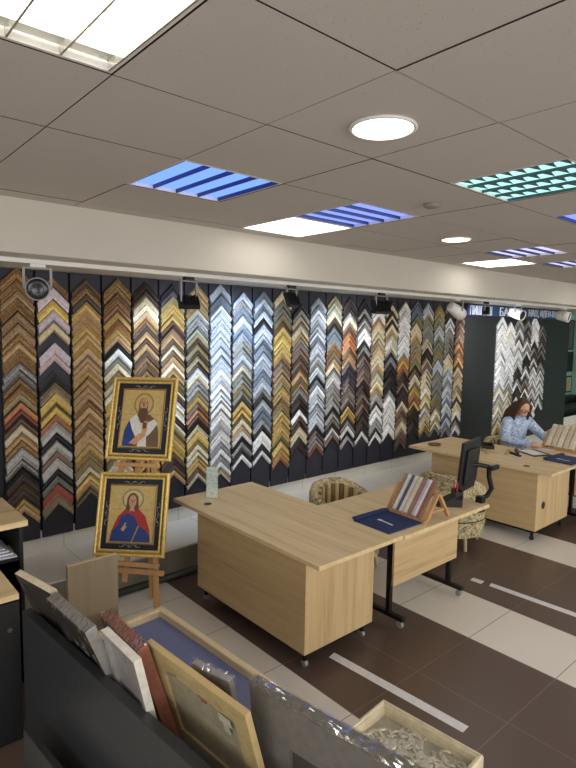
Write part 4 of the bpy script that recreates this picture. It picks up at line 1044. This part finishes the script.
for wr, dr in (((-.10, -.42, .792), Vector((.55, -.8, -.05))), ((.18, -.47, .792), Vector((-.62, -.75, -.05)))):
    dr.normalize(); sd = dr.cross(Vector((0, 0, 1))).normalized(); w0 = Vector(wr); pal = w0 + dr * .05
    b.tube([w0 - dr * .01, w0 + dr * .03, w0 + dr * .085], [.024, .034, .036], 10)
    for k, L in enumerate((.062, .072, .068, .052)):
        q = w0 + dr * .07 + sd * (.026 - .0175 * k)
        b.tube([q, q + dr * L * .45 + Vector((0, 0, .010)), q + dr * L * .75 + Vector((0, 0, .0)), q + dr * L * .88 + Vector((0, 0, -.016))], [.010, .0095, .0088, .007], 8)
    sg2 = 1 if wr[0] < 0 else -1
    q = w0 + dr * .025 + sd * .03 * sg2
    b.tube([q, q + dr * .03 + sd * .018 * sg2, q + dr * .06 + sd * .012 * sg2 - Vector((0, 0, .008))], [.013, .011, .008], 8)
remesh(b, 'body', M['skin'], pr, .007, 3)
# blouse follows torso and arms
JB = [list(q) for q in J[:16]]
JB[10] = ((-.115, -.40, .794), .030); JB[15] = ((.19, -.45, .794), .030); JB[4] = ((0, -.068, 1.045), .058)
b = MB(); limbs(b, [[0, 1, 2, 3, 4], [3, 6, 7, 8, 9, 10], [3, 11, 12, 13, 14, 15]], JB, .014); remesh(b, 'blouse', M['shirt'], pr, .009, 3)
JT = [((0, .02, .55), (.160, .125))] + J[16:21] + J[23:28]
b = MB(); limbs(b, [[0, 1, 2, 3, 4, 5], [0, 6, 7, 8, 9, 10]], JT, .010); remesh(b, 'trousers', M['jeans'], pr, .011, 3)
for s in (-1, 1):
    b = MB(); b.ell((s * .12, -.49, .035), (.045, .125, .035)); b.build('shoe', M['black'], pr, smooth=True)
b = MB()
b.ell((0, .022, .035), (.083, .095, .098), 24, 16, 0, HM); b.ell((0, .075, -.03), (.078, .055, .10), 20, 12, 0, HM)
for s in (-1, 1):
    for k in range(6):
        q = HM @ Vector((s * .078, -.045 + .022 * k, .06)); e_ = Vector((s * (.10 + .01 * k), -.09 + .035 * k, .97))
        b.tube([q, q * .5 + e_ * .5 + Vector((s * .012, .015, .02)), e_], [.018, .022, .010], 8)
for k in range(7):
    q = HM @ Vector((-.06 + .02 * k, .09, .0)); e_ = Vector((-.11 + .036 * k, .08, .97)); b.tube([q, q * .5 + e_ * .5 + Vector((0, .03, .0)), e_], [.022, .026, .012], 8)
remesh(b, 'hair', M['hair'], pr, .007, 3)
b = MB()
for s in (-1, 1):
    b.tube([(s * .034 + .027 * math.cos(u), -.100, .012 + .021 * math.sin(u)) for u in [2 * math.pi * i / 20 for i in range(21)]], .0035, 6, 0, HM)
    b.tube([(s * .061, -.098, .016), (s * .08, -.05, .016), (s * .082, .01, .014)], .003, 6, 0, HM)
b.tube([(-.009, -.102, .016), (.009, -.102, .016)], .003, 6, 0, HM); b.build('glasses', plain('glasses', (92, 40, 36), .3), pr)
for s in (-1, 1):
    MB().ell((s * .033, -.083, .012), (.013, .010, .008), 12, 8, 0, HM).build('eye', M['paper'], pr, smooth=True)
p = thing('pen', 'pen held over the paper by the seated person', 'pen', M=PM @ Matrix.Translation((.02, -.545, .757)) @ Matrix.Rotation(R(35), 4, 'Y'))
MB().tube([(0, 0, .012), (0, 0, .13)], .004, 8).build('barrel', M['black'], p); MB().tube([(0, 0, .012), (0, 0, 0)], [.0035, .001], 8).build('tip', M['steel'], p)
tag(place(MB().box(-.10, .10, -.14, .14, 0, .004).build('paper_sheet', M['paper']), (6.72, 2.96, .7505), R(-24)), 'white sheet of paper under the hands of the seated person', 'paper')
